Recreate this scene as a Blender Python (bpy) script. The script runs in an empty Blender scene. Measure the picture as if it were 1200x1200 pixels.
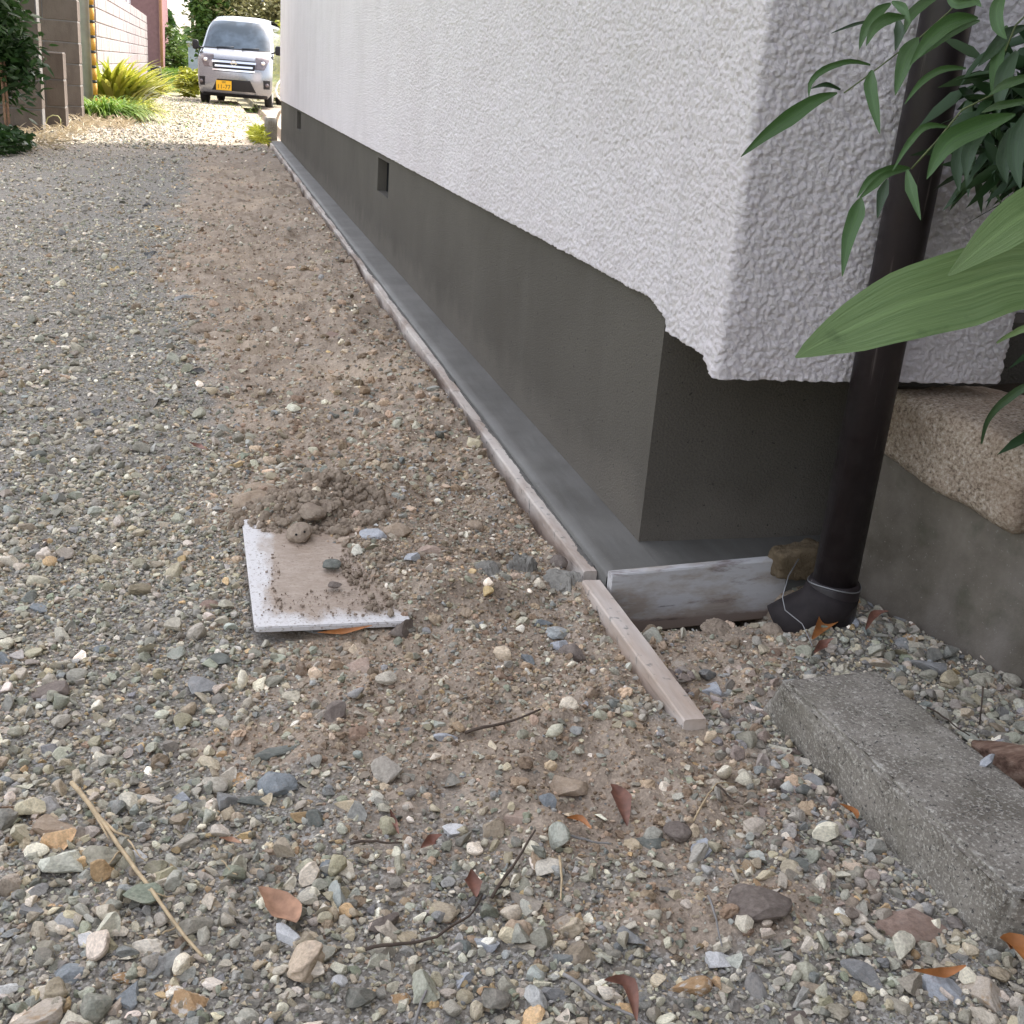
import bpy, math, random
import numpy as np
from mathutils import Vector, Matrix
random.seed(7); RNG = np.random.default_rng(7)
SC = bpy.context.scene; COL = SC.collection

# ------------------------------------------------------------------ camera
F_PX = 1366.0; CAM_H = 0.9
R = np.array([[0.96886, -0.01211, 0.24735], [-0.23603, -0.35140, 0.90576], [0.07595, -0.93610, -0.34340]])
_u, _s, _v = np.linalg.svd(R); R = _u @ _v            # rows: world axes in camera coordinates
CAMC = np.array([0, 0, CAM_H])
cd = bpy.data.cameras.new('camera'); cam = bpy.data.objects.new('camera', cd); COL.objects.link(cam); SC.camera = cam
cd.sensor_width = 36; cd.lens = 36 * F_PX / 1200; cd.clip_start = 0.02; cd.clip_end = 2000
rx, ry, rz = R[:, 0], -R[:, 1], -R[:, 2]
cam.matrix_world = Matrix(((rx[0], ry[0], rz[0], 0), (rx[1], ry[1], rz[1], 0), (rx[2], ry[2], rz[2], CAM_H), (0, 0, 0, 1)))
def at(px, py, depth):
    "a point seen at this place of the photograph, this many metres in front of the lens"
    return Vector(CAMC + R @ np.array([(px - 600) / F_PX, (py - 600) / F_PX, 1.0]) * depth)
def on_z(px, py, z=0.0):
    r = R @ np.array([(px - 600) / F_PX, (py - 600) / F_PX, 1.0]); return Vector(CAMC + r * ((z - CAM_H) / r[2]))

# ------------------------------------------------------------------ sky, sun, exposure
SUN_AZ, SUN_EL = 42.0, 52.0       # azimuth from +X towards +Y
W = bpy.data.worlds.new('World'); SC.world = W; W.use_nodes = True
nt = W.node_tree; bg = nt.nodes['Background']; sky = nt.nodes.new('ShaderNodeTexSky')
sky.sky_type = 'NISHITA'; sky.sun_disc = False; sky.sun_elevation = math.radians(SUN_EL); sky.sun_rotation = math.radians(90 - SUN_AZ)
sky.air_density = 1.0; sky.dust_density = 3.5; sky.ozone_density = 1.0
hs = nt.nodes.new('ShaderNodeHueSaturation'); hs.inputs['Saturation'].default_value = .46; nt.links.new(sky.outputs[0], hs.inputs['Color']); tm = nt.nodes.new('ShaderNodeMix'); tm.data_type = 'RGBA'; tm.blend_type = 'MULTIPLY'; tm.inputs[0].default_value = 1; tm.inputs[7].default_value = (1.03, .99, .965, 1); nt.links.new(hs.outputs[0], tm.inputs[6]); nt.links.new(tm.outputs[2], bg.inputs[0]); bg.inputs[1].default_value = 0.15
sl = bpy.data.lights.new('sun', 'SUN'); sun = bpy.data.objects.new('sun', sl); COL.objects.link(sun)
sl.energy = 2.0; sl.angle = math.radians(0.53); sl.color = (1, 0.95, 0.87)
sd = Vector((math.cos(math.radians(SUN_EL)) * math.cos(math.radians(SUN_AZ)), math.cos(math.radians(SUN_EL)) * math.sin(math.radians(SUN_AZ)), math.sin(math.radians(SUN_EL))))
sun.rotation_euler = sd.to_track_quat('Z', 'Y').to_euler()
SC.view_settings.view_transform = 'Standard'; SC.view_settings.look = 'None'; SC.view_settings.gamma = 1
SC.view_settings.use_curve_mapping = False; SC.view_settings.exposure = 2.08

# ------------------------------------------------------------------ helpers
_T = np.random.default_rng(99).random((512, 512))
def vnoise(x, y, s=0):
    x = np.asarray(x, float) + s * 17.31; y = np.asarray(y, float) + s * 7.77
    xi = np.floor(x).astype(int); yi = np.floor(y).astype(int); fx = x - xi; fy = y - yi
    fx = fx * fx * (3 - 2 * fx); fy = fy * fy * (3 - 2 * fy)
    a = _T[xi % 512, yi % 512]; b = _T[(xi + 1) % 512, yi % 512]; c = _T[xi % 512, (yi + 1) % 512]; d = _T[(xi + 1) % 512, (yi + 1) % 512]
    return (a * (1 - fx) + b * fx) * (1 - fy) + (c * (1 - fx) + d * fx) * fy
def fbm(x, y, o=4, s=0):
    r = 0; a = 1; t = 0
    for i in range(o):
        r = r + a * vnoise(x * 2 ** i, y * 2 ** i, s + i * 3); t += a; a *= .5
    return r / t
def worley(x, y, s=0):
    "rounded blobs: height of the tallest random bump over each point"
    x = np.asarray(x, float) + s * 13.7; y = np.asarray(y, float) + s * 5.3; xi = np.floor(x).astype(int); yi = np.floor(y).astype(int); h = np.zeros_like(x)
    for i in (-1, 0, 1):
        for j in (-1, 0, 1):
            cx = xi + i; cy = yi + j; a = _T[cx % 512, cy % 512]; b = _T[(cx + 71) % 512, (cy + 29) % 512]; c = _T[(cx + 203) % 512, (cy + 157) % 512]; e = _T[(cx + 91) % 512, (cy + 301) % 512]
            dx = x - cx - a; dy = y - cy - b; t = e * 3.14; u = dx * np.cos(t) + dy * np.sin(t); v = -dx * np.sin(t) + dy * np.cos(t); r = .5 + .38 * c
            h = np.maximum(h, (.35 + .65 * c) * np.clip(1 - (u / r) ** 2 - (v / (r * .85)) ** 2, 0, 1) ** .6)
    return h
def sstep(a, b, x):
    t = np.clip((x - a) / (b - a), 0, 1); return t * t * (3 - 2 * t)

def tag(o, label=None, cat=None, group=None, kind=None):
    for k, v in (('label', label), ('category', cat), ('group', group), ('kind', kind)):
        if v: o[k] = v
    return o
def empty(name, loc, label, cat, group=None, rz=0):
    o = bpy.data.objects.new(name, None); COL.objects.link(o); o.location = loc; o.rotation_euler = (0, 0, rz); o.empty_display_size = .1
    return tag(o, label, cat, group)
def link(name, me, mat=None, parent=None, smooth=False, local=False):
    o = bpy.data.objects.new(name, me); COL.objects.link(o)
    if mat is not None:
        for m in (mat if isinstance(mat, (list, tuple)) else [mat]): me.materials.append(m)
    if smooth: me.polygons.foreach_set('use_smooth', [True] * len(me.polygons))
    if parent is not None:
        o.parent = parent
        if not local: o.matrix_parent_inverse = parent_matrix(parent).inverted()
    return o
def parent_matrix(p):
    m = Matrix.LocRotScale(p.location, p.rotation_euler, p.scale)
    if p.parent is not None: m = parent_matrix(p.parent) @ p.matrix_parent_inverse @ m
    return m
def mesh(name, V, Fc):
    me = bpy.data.meshes.new(name); me.from_pydata([tuple(v) for v in V], [], [tuple(f) for f in Fc]); me.update(); return me
def mesh_np(name, V, Q):
    "fast quads/tris from numpy"
    me = bpy.data.meshes.new(name); V = np.asarray(V, np.float32); Q = np.asarray(Q, np.int32); k = Q.shape[1]
    me.vertices.add(len(V)); me.vertices.foreach_set('co', V.ravel())
    me.loops.add(Q.size); me.loops.foreach_set('vertex_index', Q.ravel())
    me.polygons.add(len(Q)); me.polygons.foreach_set('loop_start', np.arange(0, Q.size, k, dtype=np.int32))
    me.polygons.foreach_set('loop_total', np.full(len(Q), k, np.int32))
    me.update(calc_edges=True); return me
def grid_faces(nu, nv):
    i = np.arange(nu - 1)[:, None] * nv + np.arange(nv - 1)[None, :]
    return np.stack([i, i + nv, i + nv + 1, i + 1], -1).reshape(-1, 4)
class MB:
    def __init__(s): s.v = []; s.f = []
    def add(s, V, Fc):
        b = len(s.v); s.v += [tuple(v) for v in V]; s.f += [tuple(i + b for i in f) for f in Fc]; return s
    def box(s, x0, x1, y0, y1, z0, z1):
        return s.add([(x0, y0, z0), (x1, y0, z0), (x1, y1, z0), (x0, y1, z0), (x0, y0, z1), (x1, y0, z1), (x1, y1, z1), (x0, y1, z1)],
                     [(0, 3, 2, 1), (4, 5, 6, 7), (0, 1, 5, 4), (1, 2, 6, 5), (2, 3, 7, 6), (3, 0, 4, 7)])
    def tube(s, pts, rad, n=8, cap=True):
        pts = [Vector(p) for p in pts]; m = len(pts); rr = rad if isinstance(rad, (list, tuple)) else [rad] * m
        b = len(s.v); up = None
        for i, p in enumerate(pts):
            t = (pts[min(i + 1, m - 1)] - pts[max(i - 1, 0)]).normalized()
            if up is None: up = t.orthogonal().normalized()
            up = (up - t * up.dot(t)).normalized(); w = t.cross(up)
            for k in range(n):
                a = 2 * math.pi * k / n; s.v.append(tuple(p + (up * math.cos(a) + w * math.sin(a)) * rr[i]))
        for i in range(m - 1):
            for k in range(n):
                k2 = (k + 1) % n; s.f.append((b + i * n + k, b + i * n + k2, b + (i + 1) * n + k2, b + (i + 1) * n + k))
        if cap:
            s.f.append(tuple(b + k for k in reversed(range(n)))); s.f.append(tuple(b + (m - 1) * n + k for k in range(n)))
        return s
    def build(s, name, mat, parent=None, smooth=False, local=False): return link(name, mesh(name, s.v, s.f), mat, parent, smooth, local)

def lin(h):
    c = [int(h[i:i + 2], 16) / 255 for i in (0, 2, 4)]
    return tuple((v / 12.92 if v <= .04045 else ((v + .055) / 1.055) ** 2.4) for v in c) + (1,)
class Mat:
    "small node-tree helper"
    def __init__(s, name, rough=.85, spec=.3):
        s.m = bpy.data.materials.new(name); s.m.use_nodes = True; s.t = s.m.node_tree; s.b = s.t.nodes['Principled BSDF']
        s.b.inputs['Roughness'].default_value = rough; s.b.inputs['Specular IOR Level'].default_value = spec; s.h = None; s._co = None
    def n(s, ty, **kw):
        o = s.t.nodes.new(ty)
        for k, v in kw.items():
            if k.startswith('_'): setattr(o, k[1:], v)
            else: s.put(o.inputs[k.replace('__', ' ') if not k.isdigit() else int(k)], v)
        return o
    def put(s, sock, v):
        if isinstance(v, bpy.types.NodeSocket): s.t.links.new(v, sock)
        else: sock.default_value = v
    def co(s, scale=(1, 1, 1), kind='Object', rot=(0, 0, 0)):
        tc = s.n('ShaderNodeTexCoord'); mp = s.n('ShaderNodeMapping'); mp.inputs['Scale'].default_value = scale; mp.inputs['Rotation'].default_value = rot
        s.t.links.new(tc.outputs[kind], mp.inputs[0]); return mp.outputs[0]
    def noise(s, scale, detail=4, rough=.55, co=None, dist=0):
        o = s.n('ShaderNodeTexNoise', Scale=scale, Detail=detail, Roughness=rough, Distortion=dist)
        s.t.links.new(co if co is not None else s.co(), o.inputs['Vector']); return o.outputs[0]
    def voro(s, scale, co=None, out='Distance', feat='F1'):
        o = s.n('ShaderNodeTexVoronoi', Scale=scale); o.feature = feat
        s.t.links.new(co if co is not None else s.co(), o.inputs['Vector']); return o.outputs[out]
    def ramp(s, f, stops, interp='LINEAR'):
        r = s.n('ShaderNodeValToRGB'); cr = r.color_ramp; cr.interpolation = interp
        while len(cr.elements) > len(stops): cr.elements.remove(cr.elements[-1])
        while len(cr.elements) < len(stops): cr.elements.new(.5)
        for e, (p, c) in zip(cr.elements, stops): e.position = p; e.color = c if len(c) == 4 else tuple(c) + (1,)
        s.t.links.new(f, r.inputs[0]); return r.outputs[0]
    def g(s, f, lo, hi, a=0., b=1.): return s.ramp(f, [(lo, (a,) * 3), (hi, (b,) * 3)])
    def mix(s, f, a, b, blend='MIX'):
        o = s.n('ShaderNodeMix', _data_type='RGBA', _blend_type=blend)
        s.put(o.inputs[0], f); s.put(o.inputs[6], a); s.put(o.inputs[7], b); return o.outputs[2]
    def math(s, op, a, b=0.):
        o = s.n('ShaderNodeMath', _operation=op); s.put(o.inputs[0], a); s.put(o.inputs[1], b); return o.outputs[0]
    def attr(s, name, ty='GEOMETRY', out='Color'):
        o = s.n('ShaderNodeAttribute', _attribute_name=name, _attribute_type=ty); return o.outputs[out]
    def color(s, c): s.put(s.b.inputs['Base Color'], c); return s
    def bump(s, h, strength=.5, dist=.01):
        o = s.n('ShaderNodeBump', Strength=strength, Distance=dist); s.t.links.new(h, o.inputs['Height'])
        if s.h is not None: s.t.links.new(s.h, o.inputs['Normal'])
        s.h = o.outputs[0]; s.t.links.new(s.h, s.b.inputs['Normal']); return s
def simple(name, c, rough=.6, spec=.4, metal=0, var=.15, scale=8):
    m = Mat(name, rough, spec); m.b.inputs['Metallic'].default_value = metal
    k = m.g(m.noise(scale, 5), .3, .7, 1 - var, 1 + var * .5)
    m.color(m.mix(1., c, k, 'MULTIPLY')); return m.m

# ------------------------------------------------------------------ materials
def m_stucco():
    m = Mat('white_stucco', .8, .25)
    n1 = m.noise(3.0, 4); n2 = m.noise(60, 3)
    c = m.mix(m.g(n1, .35, .7), (.76, .69, .69, 1), (.82, .755, .755, 1))
    c = m.mix(m.g(n2, .3, .75, 0., .25), c, (.55, .54, .53, 1)); c = m.mix(m.g(m.noise(5, 5, .6, m.co((2, 2, .12))), .5, .75, 0., .12), c, (.50, .48, .45, 1)); c = m.mix(m.g(m.noise(2.2, 4), .52, .7, 0., .15), c, (.52, .49, .45, 1))
    m.color(c); m.bump(m.noise(300, 5, .75), .8, .004).bump(m.noise(120, 4, .7), .8, .006); return m.m
def m_foundation():
    m = Mat('foundation_mortar', .9, .2)
    c = m.mix(m.g(m.noise(1.8, 5), .3, .7), (.102, .090, .073, 1), (.138, .123, .101, 1))
    st = m.noise(3, 4, co=m.co((3.5, 3.5, .25)))
    c = m.mix(m.g(st, .55, .8, 0., .15), c, (.19, .17, .15, 1))
    c = m.mix(m.g(m.noise(230, 3, .7), .42, .66, 0., .55), c, (.07, .065, .06, 1))
    sp = m.n('ShaderNodeSeparateXYZ'); m.t.links.new(m.co(), sp.inputs[0]); zz = m.math('ADD', sp.outputs[2], m.math('MULTIPLY', m.noise(7, 4), -.22))
    c = m.mix(m.g(m.math('ADD', m.math('MULTIPLY', zz, -6.), .9), .5, 1.3, 0., .35), c, (.20, .175, .145, 1))
    c = m.mix(m.g(m.noise(4, 5, .6), .5, .75, 0., .25), c, (.085, .075, .06, 1)); c = m.mix(m.g(m.noise(90, 2, .5), .70, .73, 0., .7), c, (.03, .027, .024, 1))
    m.color(c); m.bump(m.noise(210, 4, .7), 1., .005).bump(m.noise(9, 3), .25, .01); return m.m
def m_apron():
    m = Mat('trowelled_mortar', .6, .4)
    c = m.mix(m.g(m.noise(5, 5, .6), .3, .7), (.085, .080, .070, 1), (.13, .125, .112, 1))
    c = m.mix(m.g(m.noise(40, 4, .6, m.co((1, .15, 1))), .45, .8, 0., .35), c, (.17, .168, .16, 1))
    c = m.mix(m.g(m.noise(3, 4, .6), .5, .7, 0., .4), c, (.19, .18, .165, 1)); c = m.mix(m.g(m.noise(300, 2), .68, .72, 0., .6), c, (.26, .22, .18, 1)); m.color(c); m.bump(m.noise(30, 4, .5, m.co((1, .2, 1))), .35, .005).bump(m.noise(260, 3), .25, .001); return m.m
def m_board(name='painted_form_board', pale=(.60, .54, .48, 1), base=(.31, .245, .20, 1), ax=(1, .06, 1)):
    m = Mat(name, .85, .25)
    gr = m.noise(70, 5, .65, m.co(ax)); pt = m.noise(9, 5, .6, m.co(tuple(v ** .5 for v in ax)))
    wood = m.mix(m.g(gr, .3, .7), base, tuple(v * 1.35 for v in base[:3]) + (1,))
    c = m.mix(m.g(pt, .40, .56), wood, pale)
    c = m.mix(m.g(gr, .60, .70, 0., .55), c, tuple(v * .55 for v in base[:3]) + (1,))
    c = m.mix(m.g(m.noise(45, 4), .60, .68, 0., .8), c, (.17, .165, .155, 1))
    m.color(c); m.bump(gr, .35, .003); return m.m
def m_cross():
    m = Mat('weathered_blue_white_board', .8, .3)
    gr = m.noise(60, 5, .65, m.co((.07, 1, 1))); pt = m.noise(14, 5, .65, m.co((.4, 1, 1)))
    wood = m.mix(m.g(gr, .3, .7), (.30, .25, .21, 1), (.42, .37, .315, 1))
    c = m.mix(m.g(pt, .42, .56), wood, (.50, .49, .485, 1)); c = m.mix(m.g(m.noise(26, 5, .7, m.co((.25, 1, 1))), .56, .66, 0., .75), c, (.17, .125, .11, 1))
    # lower strip is bare wood stained by soil
    sp = m.n('ShaderNodeSeparateXYZ'); m.t.links.new(m.co(), sp.inputs[0])
    zz = m.math('ADD', sp.outputs[2], m.math('MULTIPLY', m.noise(30, 3), .012))
    c = m.mix(m.g(zz, .0, .1), c, c); low = m.n('ShaderNodeMapRange'); low.inputs[1].default_value = -.094; low.inputs[2].default_value = -.086; low.inputs[3].default_value = 1; low.inputs[4].default_value = 0
    m.t.links.new(zz, low.inputs[0]); c = m.mix(low.outputs[0], c, (.25, .195, .16, 1))
    c = m.mix(m.g(gr, .62, .68, 0., .7), c, (.07, .055, .05, 1))
    m.color(c); m.bump(gr, .4, .003); return m.m
def m_soilish(name, a, b, sc=1.):
    m = Mat(name, .95, .1)
    c = m.mix(m.g(m.noise(25 * sc, 5, .65), .3, .7), a, b)
    m.color(c); m.bump(m.noise(160 * sc, 5, .7), .9, .006 if sc > .1 else .003).bump(m.voro(70 * sc), .3, .004); return m.m
def m_curb():
    m = Mat('old_concrete', .92, .2)
    c = m.mix(m.g(m.noise(11, 6, .65), .35, .65), (.165, .145, .118, 1), (.29, .262, .222, 1))
    c = m.mix(m.g(m.noise(200, 4, .75), .52, .62), c, (.46, .43, .37, 1))
    c = m.mix(m.g(m.noise(170, 3, .7, m.co((1, 1, 1), rot=(1, 2, 0))), .58, .66), c, (.07, .065, .06, 1))
    geo = m.n('ShaderNodeNewGeometry'); c = m.mix(m.g(geo.outputs['Pointiness'], .53, .60, 0., .8), c, (.52, .5, .45, 1))
    c = m.mix(m.g(m.noise(9, 5, .6), .50, .68, 0., .5), c, (.15, .135, .10, 1))
    m.color(c); m.bump(m.noise(230, 4, .7), .7, .004); return m.m
def m_retain():
    m = Mat('stained_concrete', .9, .2)
    c = m.mix(m.g(m.noise(9, 6, .62), .33, .68), (.105, .09, .07, 1), (.195, .17, .14, 1))
    c = m.mix(m.g(m.noise(5, 4, .5, m.co((1, 1, .5))), .5, .68, 0., .6), c, (.26, .23, .205, 1))
    c = m.mix(m.g(m.noise(190, 3, .7), .64, .70), c, (.26, .24, .21, 1))
    c = m.mix(m.g(m.noise(14, 5), .56, .7, 0., .5), c, (.065, .07, .045, 1))
    m.color(c); m.bump(m.noise(150, 5, .7), .4, .004); return m.m
def m_granite():
    m = Mat('rusty_granite', .85, .3)
    v = m.noise(150, 3, .7)
    c = m.ramp(v, [(.30, (.09, .07, .055)), (.44, (.32, .245, .18)), (.58, (.48, .395, .31)), (.72, (.62, .55, .48))])
    c = m.mix(m.g(m.noise(12, 4), .42, .7, 0., .5), c, (.24, .165, .11, 1))
    m.color(c); m.bump(m.noise(130, 4, .75), .9, .006).bump(m.noise(22, 3), .4, .02); return m.m
def m_pipe():
    m = Mat('dark_brown_pvc', .32, .5)
    c = m.mix(m.g(m.noise(14, 5, .6, m.co((1, 1, .15))), .35, .7), (.012, .008, .009, 1), (.026, .018, .019, 1))
    c = m.mix(m.g(m.noise(160, 3, .6, m.co((1, 1, .03))), .66, .72, 0., .6), c, (.12, .10, .095, 1))
    m.color(c); m.put(m.b.inputs['Roughness'], m.g(m.noise(30, 4), .3, .7, .36, .65)); return m.m
def m_stone():
    m = Mat('crushed_stone', .85, .3)
    col = m.attr('col', 'INSTANCER'); rnd = m.n('ShaderNodeObjectInfo').outputs['Random']
    tc = m.n('ShaderNodeTexCoord'); ad = m.n('ShaderNodeVectorMath', _operation='ADD'); m.t.links.new(tc.outputs['Object'], ad.inputs[0])
    cmb = m.n('ShaderNodeCombineXYZ'); m.t.links.new(m.math('MULTIPLY', rnd, 90.), cmb.inputs[0]); m.t.links.new(cmb.outputs[0], ad.inputs[1])
    n1 = m.noise(1.3, 5, .65, ad.outputs[0]); n2 = m.noise(6, 3, .6, ad.outputs[0])
    c = m.mix(1., col, m.g(n1, .25, .75, .6, 1.4), 'MULTIPLY'); c = m.mix(1., c, m.g(n2, .3, .7, .75, 1.2), 'MULTIPLY')
    c = m.mix(m.g(n1, .50, .72, 0., .6), c, (.25, .215, .18, 1))
    m.color(c); m.bump(n2, .6, .0012).bump(n1, .4, .003); return m.m
def m_rock(name, a, b, c3=None, bumpy=.5, sc=1.):
    m = Mat(name, .85, .3); n1 = m.noise(1.6 * sc, 5, .65); n2 = m.noise(9 * sc, 5, .75)
    c = m.mix(m.g(n1, .35, .68), a, b)
    if c3: c = m.mix(m.g(m.noise(2.3 * sc, 4), .52, .62, 0., .8), c, c3)
    c = m.mix(1., c, m.g(n2, .25, .75, .68, 1.28), 'MULTIPLY'); c = m.mix(m.g(m.noise(3.1 * sc, 4, .6), .56, .72, 0., .45), c, (.27, .22, .18, 1)); m.color(c); m.bump(n2, .7, .0015).bump(n1, .4, .004); return m.m
def m_ground():
    m = Mat('gravel_ground', .95, .15)
    soil = m.attr('soil', out='Fac'); turf = m.attr('turf', out='Fac')
    o = m.co()
    nf = m.noise(170, 4, .7, o); nm = m.noise(20, 5, .6, o); nl = m.noise(2.2, 4, .55, o)
    vc = m.voro(260, o, 'Color'); vd = m.voro(200, o)
    bw = m.n('ShaderNodeRGBToBW'); m.t.links.new(vc, bw.inputs[0])
    gcol = m.ramp(bw.outputs[0], [(.2, (.11, .102, .088)), (.42, (.165, .153, .13)), (.6, (.215, .20, .172)), (.8, (.38, .365, .335))])
    gcol = m.mix(m.g(nl, .35, .7, 0., .5), gcol, (.27, .24, .205, 1))
    gcol = m.mix(m.g(nm, .42, .7, 0., .5), gcol, (.185, .163, .135, 1))
    scol = m.mix(m.g(nm, .3, .7), (.215, .17, .128, 1), (.35, .285, .222, 1))
    scol = m.mix(m.g(nf, .5, .75, 0., .6), scol, (.42, .33, .25, 1))
    scol = m.mix(m.g(m.noise(1.6, 4), .52, .64, 0., .75), scol, (.41, .325, .24, 1))
    fac = m.math('ADD', soil, m.math('MULTIPLY', m.math('SUBTRACT', nm, .5), .9))
    c = m.mix(m.g(fac, .35, .65), gcol, scol)
    far = m.attr('sandy', out='Fac'); c = m.mix(m.math('MULTIPLY', far, .75), c, (.235, .20, .165, 1))
    c = m.mix(1., c, m.g(nf, .25, .75, .85, 1.5), 'MULTIPLY')
    grass = m.mix(m.g(m.noise(3, 5), .3, .7), (.075, .13, .02, 1), (.14, .20, .04, 1))
    c = m.mix(m.g(m.math('ADD', turf, m.math('MULTIPLY', m.math('SUBTRACT', nm, .5), .5)), .4, .6), c, grass)
    m.color(c); m.bump(nf, .8, .004).bump(vd, .35, .004).bump(nm, .5, .012); return m.m
def m_foliage(name, a, b, c3=None, trans=.25, rough=.45, spec=.4):
    m = Mat(name, rough, spec); r = m.attr('tone', out='Fac')
    c = m.ramp(r, [(0, a[:3]), (.75 if c3 else 1., b[:3])] + ([(1., c3[:3])] if c3 else []))
    m.color(c)
    tr = m.n('ShaderNodeBsdfTranslucent'); m.t.links.new(c, tr.inputs[0]); mx = m.n('ShaderNodeMixShader'); mx.inputs[0].default_value = trans
    out = m.t.nodes['Material Output']; m.t.links.new(m.b.outputs[0], mx.inputs[1]); m.t.links.new(tr.outputs[0], mx.inputs[2]); m.t.links.new(mx.outputs[0], out.inputs[0]); return m.m
def m_leafy(name, a, b, sc=(30, 30, 3), rough=.38, trans=.15):
    "a single broad leaf, veins run along its own length (generated U through the 'vein' attribute)"
    m = Mat(name, rough, .5); v = m.attr('vein', out='Fac')
    cmb = m.n('ShaderNodeCombineXYZ'); m.t.links.new(v, cmb.inputs[0]); m.t.links.new(m.attr('along', out='Fac'), cmb.inputs[1])
    mp = m.n('ShaderNodeMapping'); mp.inputs['Scale'].default_value = (9, 7, 1); m.t.links.new(cmb.outputs[0], mp.inputs[0]); st = m.noise(1., 5, .6, mp.outputs[0])
    mp2 = m.n('ShaderNodeMapping'); mp2.inputs['Scale'].default_value = (34, 5, 1); m.t.links.new(cmb.outputs[0], mp2.inputs[0]); fine = m.noise(1., 3, .6, mp2.outputs[0])
    c = m.mix(m.g(st, .3, .7), a, b); c = m.mix(m.g(m.math('ABSOLUTE', v), .0, .10, .35, 0.), c, tuple(min(1, x * 1.7) for x in b[:3]) + (1,)); c = m.mix(m.g(fine, .45, .7, 0., .07), c, tuple(x * 1.6 for x in b[:3]) + (1,))
    c = m.mix(m.g(m.noise(26, 4), .62, .74, 0., .5), c, tuple(x * .45 for x in a[:3]) + (1,))
    m.color(c); m.bump(fine, .12, .0008).bump(st, .3, .006)
    tr = m.n('ShaderNodeBsdfTranslucent'); m.t.links.new(c, tr.inputs[0]); mx = m.n('ShaderNodeMixShader'); mx.inputs[0].default_value = trans
    out = m.t.nodes['Material Output']; m.t.links.new(m.b.outputs[0], mx.inputs[1]); m.t.links.new(tr.outputs[0], mx.inputs[2]); m.t.links.new(mx.outputs[0], out.inputs[0]); return m.m
def m_block(name, a, b):
    m = Mat(name, .92, .15)
    c = m.mix(m.g(m.noise(3, 5), .3, .7), a, b); c = m.mix(m.g(m.noise(8, 4, .6, m.co((1, 1, .3))), .5, .75, 0., .5), c, tuple(v * .6 for v in a[:3]) + (1,))
    m.color(c); m.bump(m.noise(60, 4), .4, .01); return m.m

M = dict(stucco=m_stucco(), foundation=m_foundation(), apron=m_apron(), board=m_board(), batten=m_board('pale_pink_batten', (.57, .50, .44, 1), (.38, .30, .24, 1)),
         cross=m_cross(), curb=m_curb(), retain=m_retain(), granite=m_granite(), pipe=m_pipe(), stone=m_stone(), ground=m_ground(),
         soil=m_soilish('brown_soil', (.17, .13, .10, 1), (.26, .205, .16, 1)), clod=m_soilish('dry_clod', (.22, .17, .13, 1), (.32, .255, .20, 1), .06),
         crumb=m_soilish('mortar_lump_grey', (.20, .19, .165, 1), (.31, .29, .255, 1), .05), loose=m_soilish('loose_sandy_soil', (.27, .21, .155, 1), (.42, .34, .26, 1), 1.), wetmortar=m_soilish('mortar_crumb', (.115, .11, .10, 1), (.17, .16, .145, 1)), tanmortar=m_soilish('tan_mortar', (.12, .09, .055, 1), (.19, .145, .095, 1)),
         dark=simple('opening_shade', (.02, .02, .02, 1), .9, .1), wire=simple('grey_wire', (.30, .30, .30, 1), .4, .5, .6),
         bed=m_soilish('garden_soil', (.03, .024, .018, 1), (.06, .045, .03, 1), .3))

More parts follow.
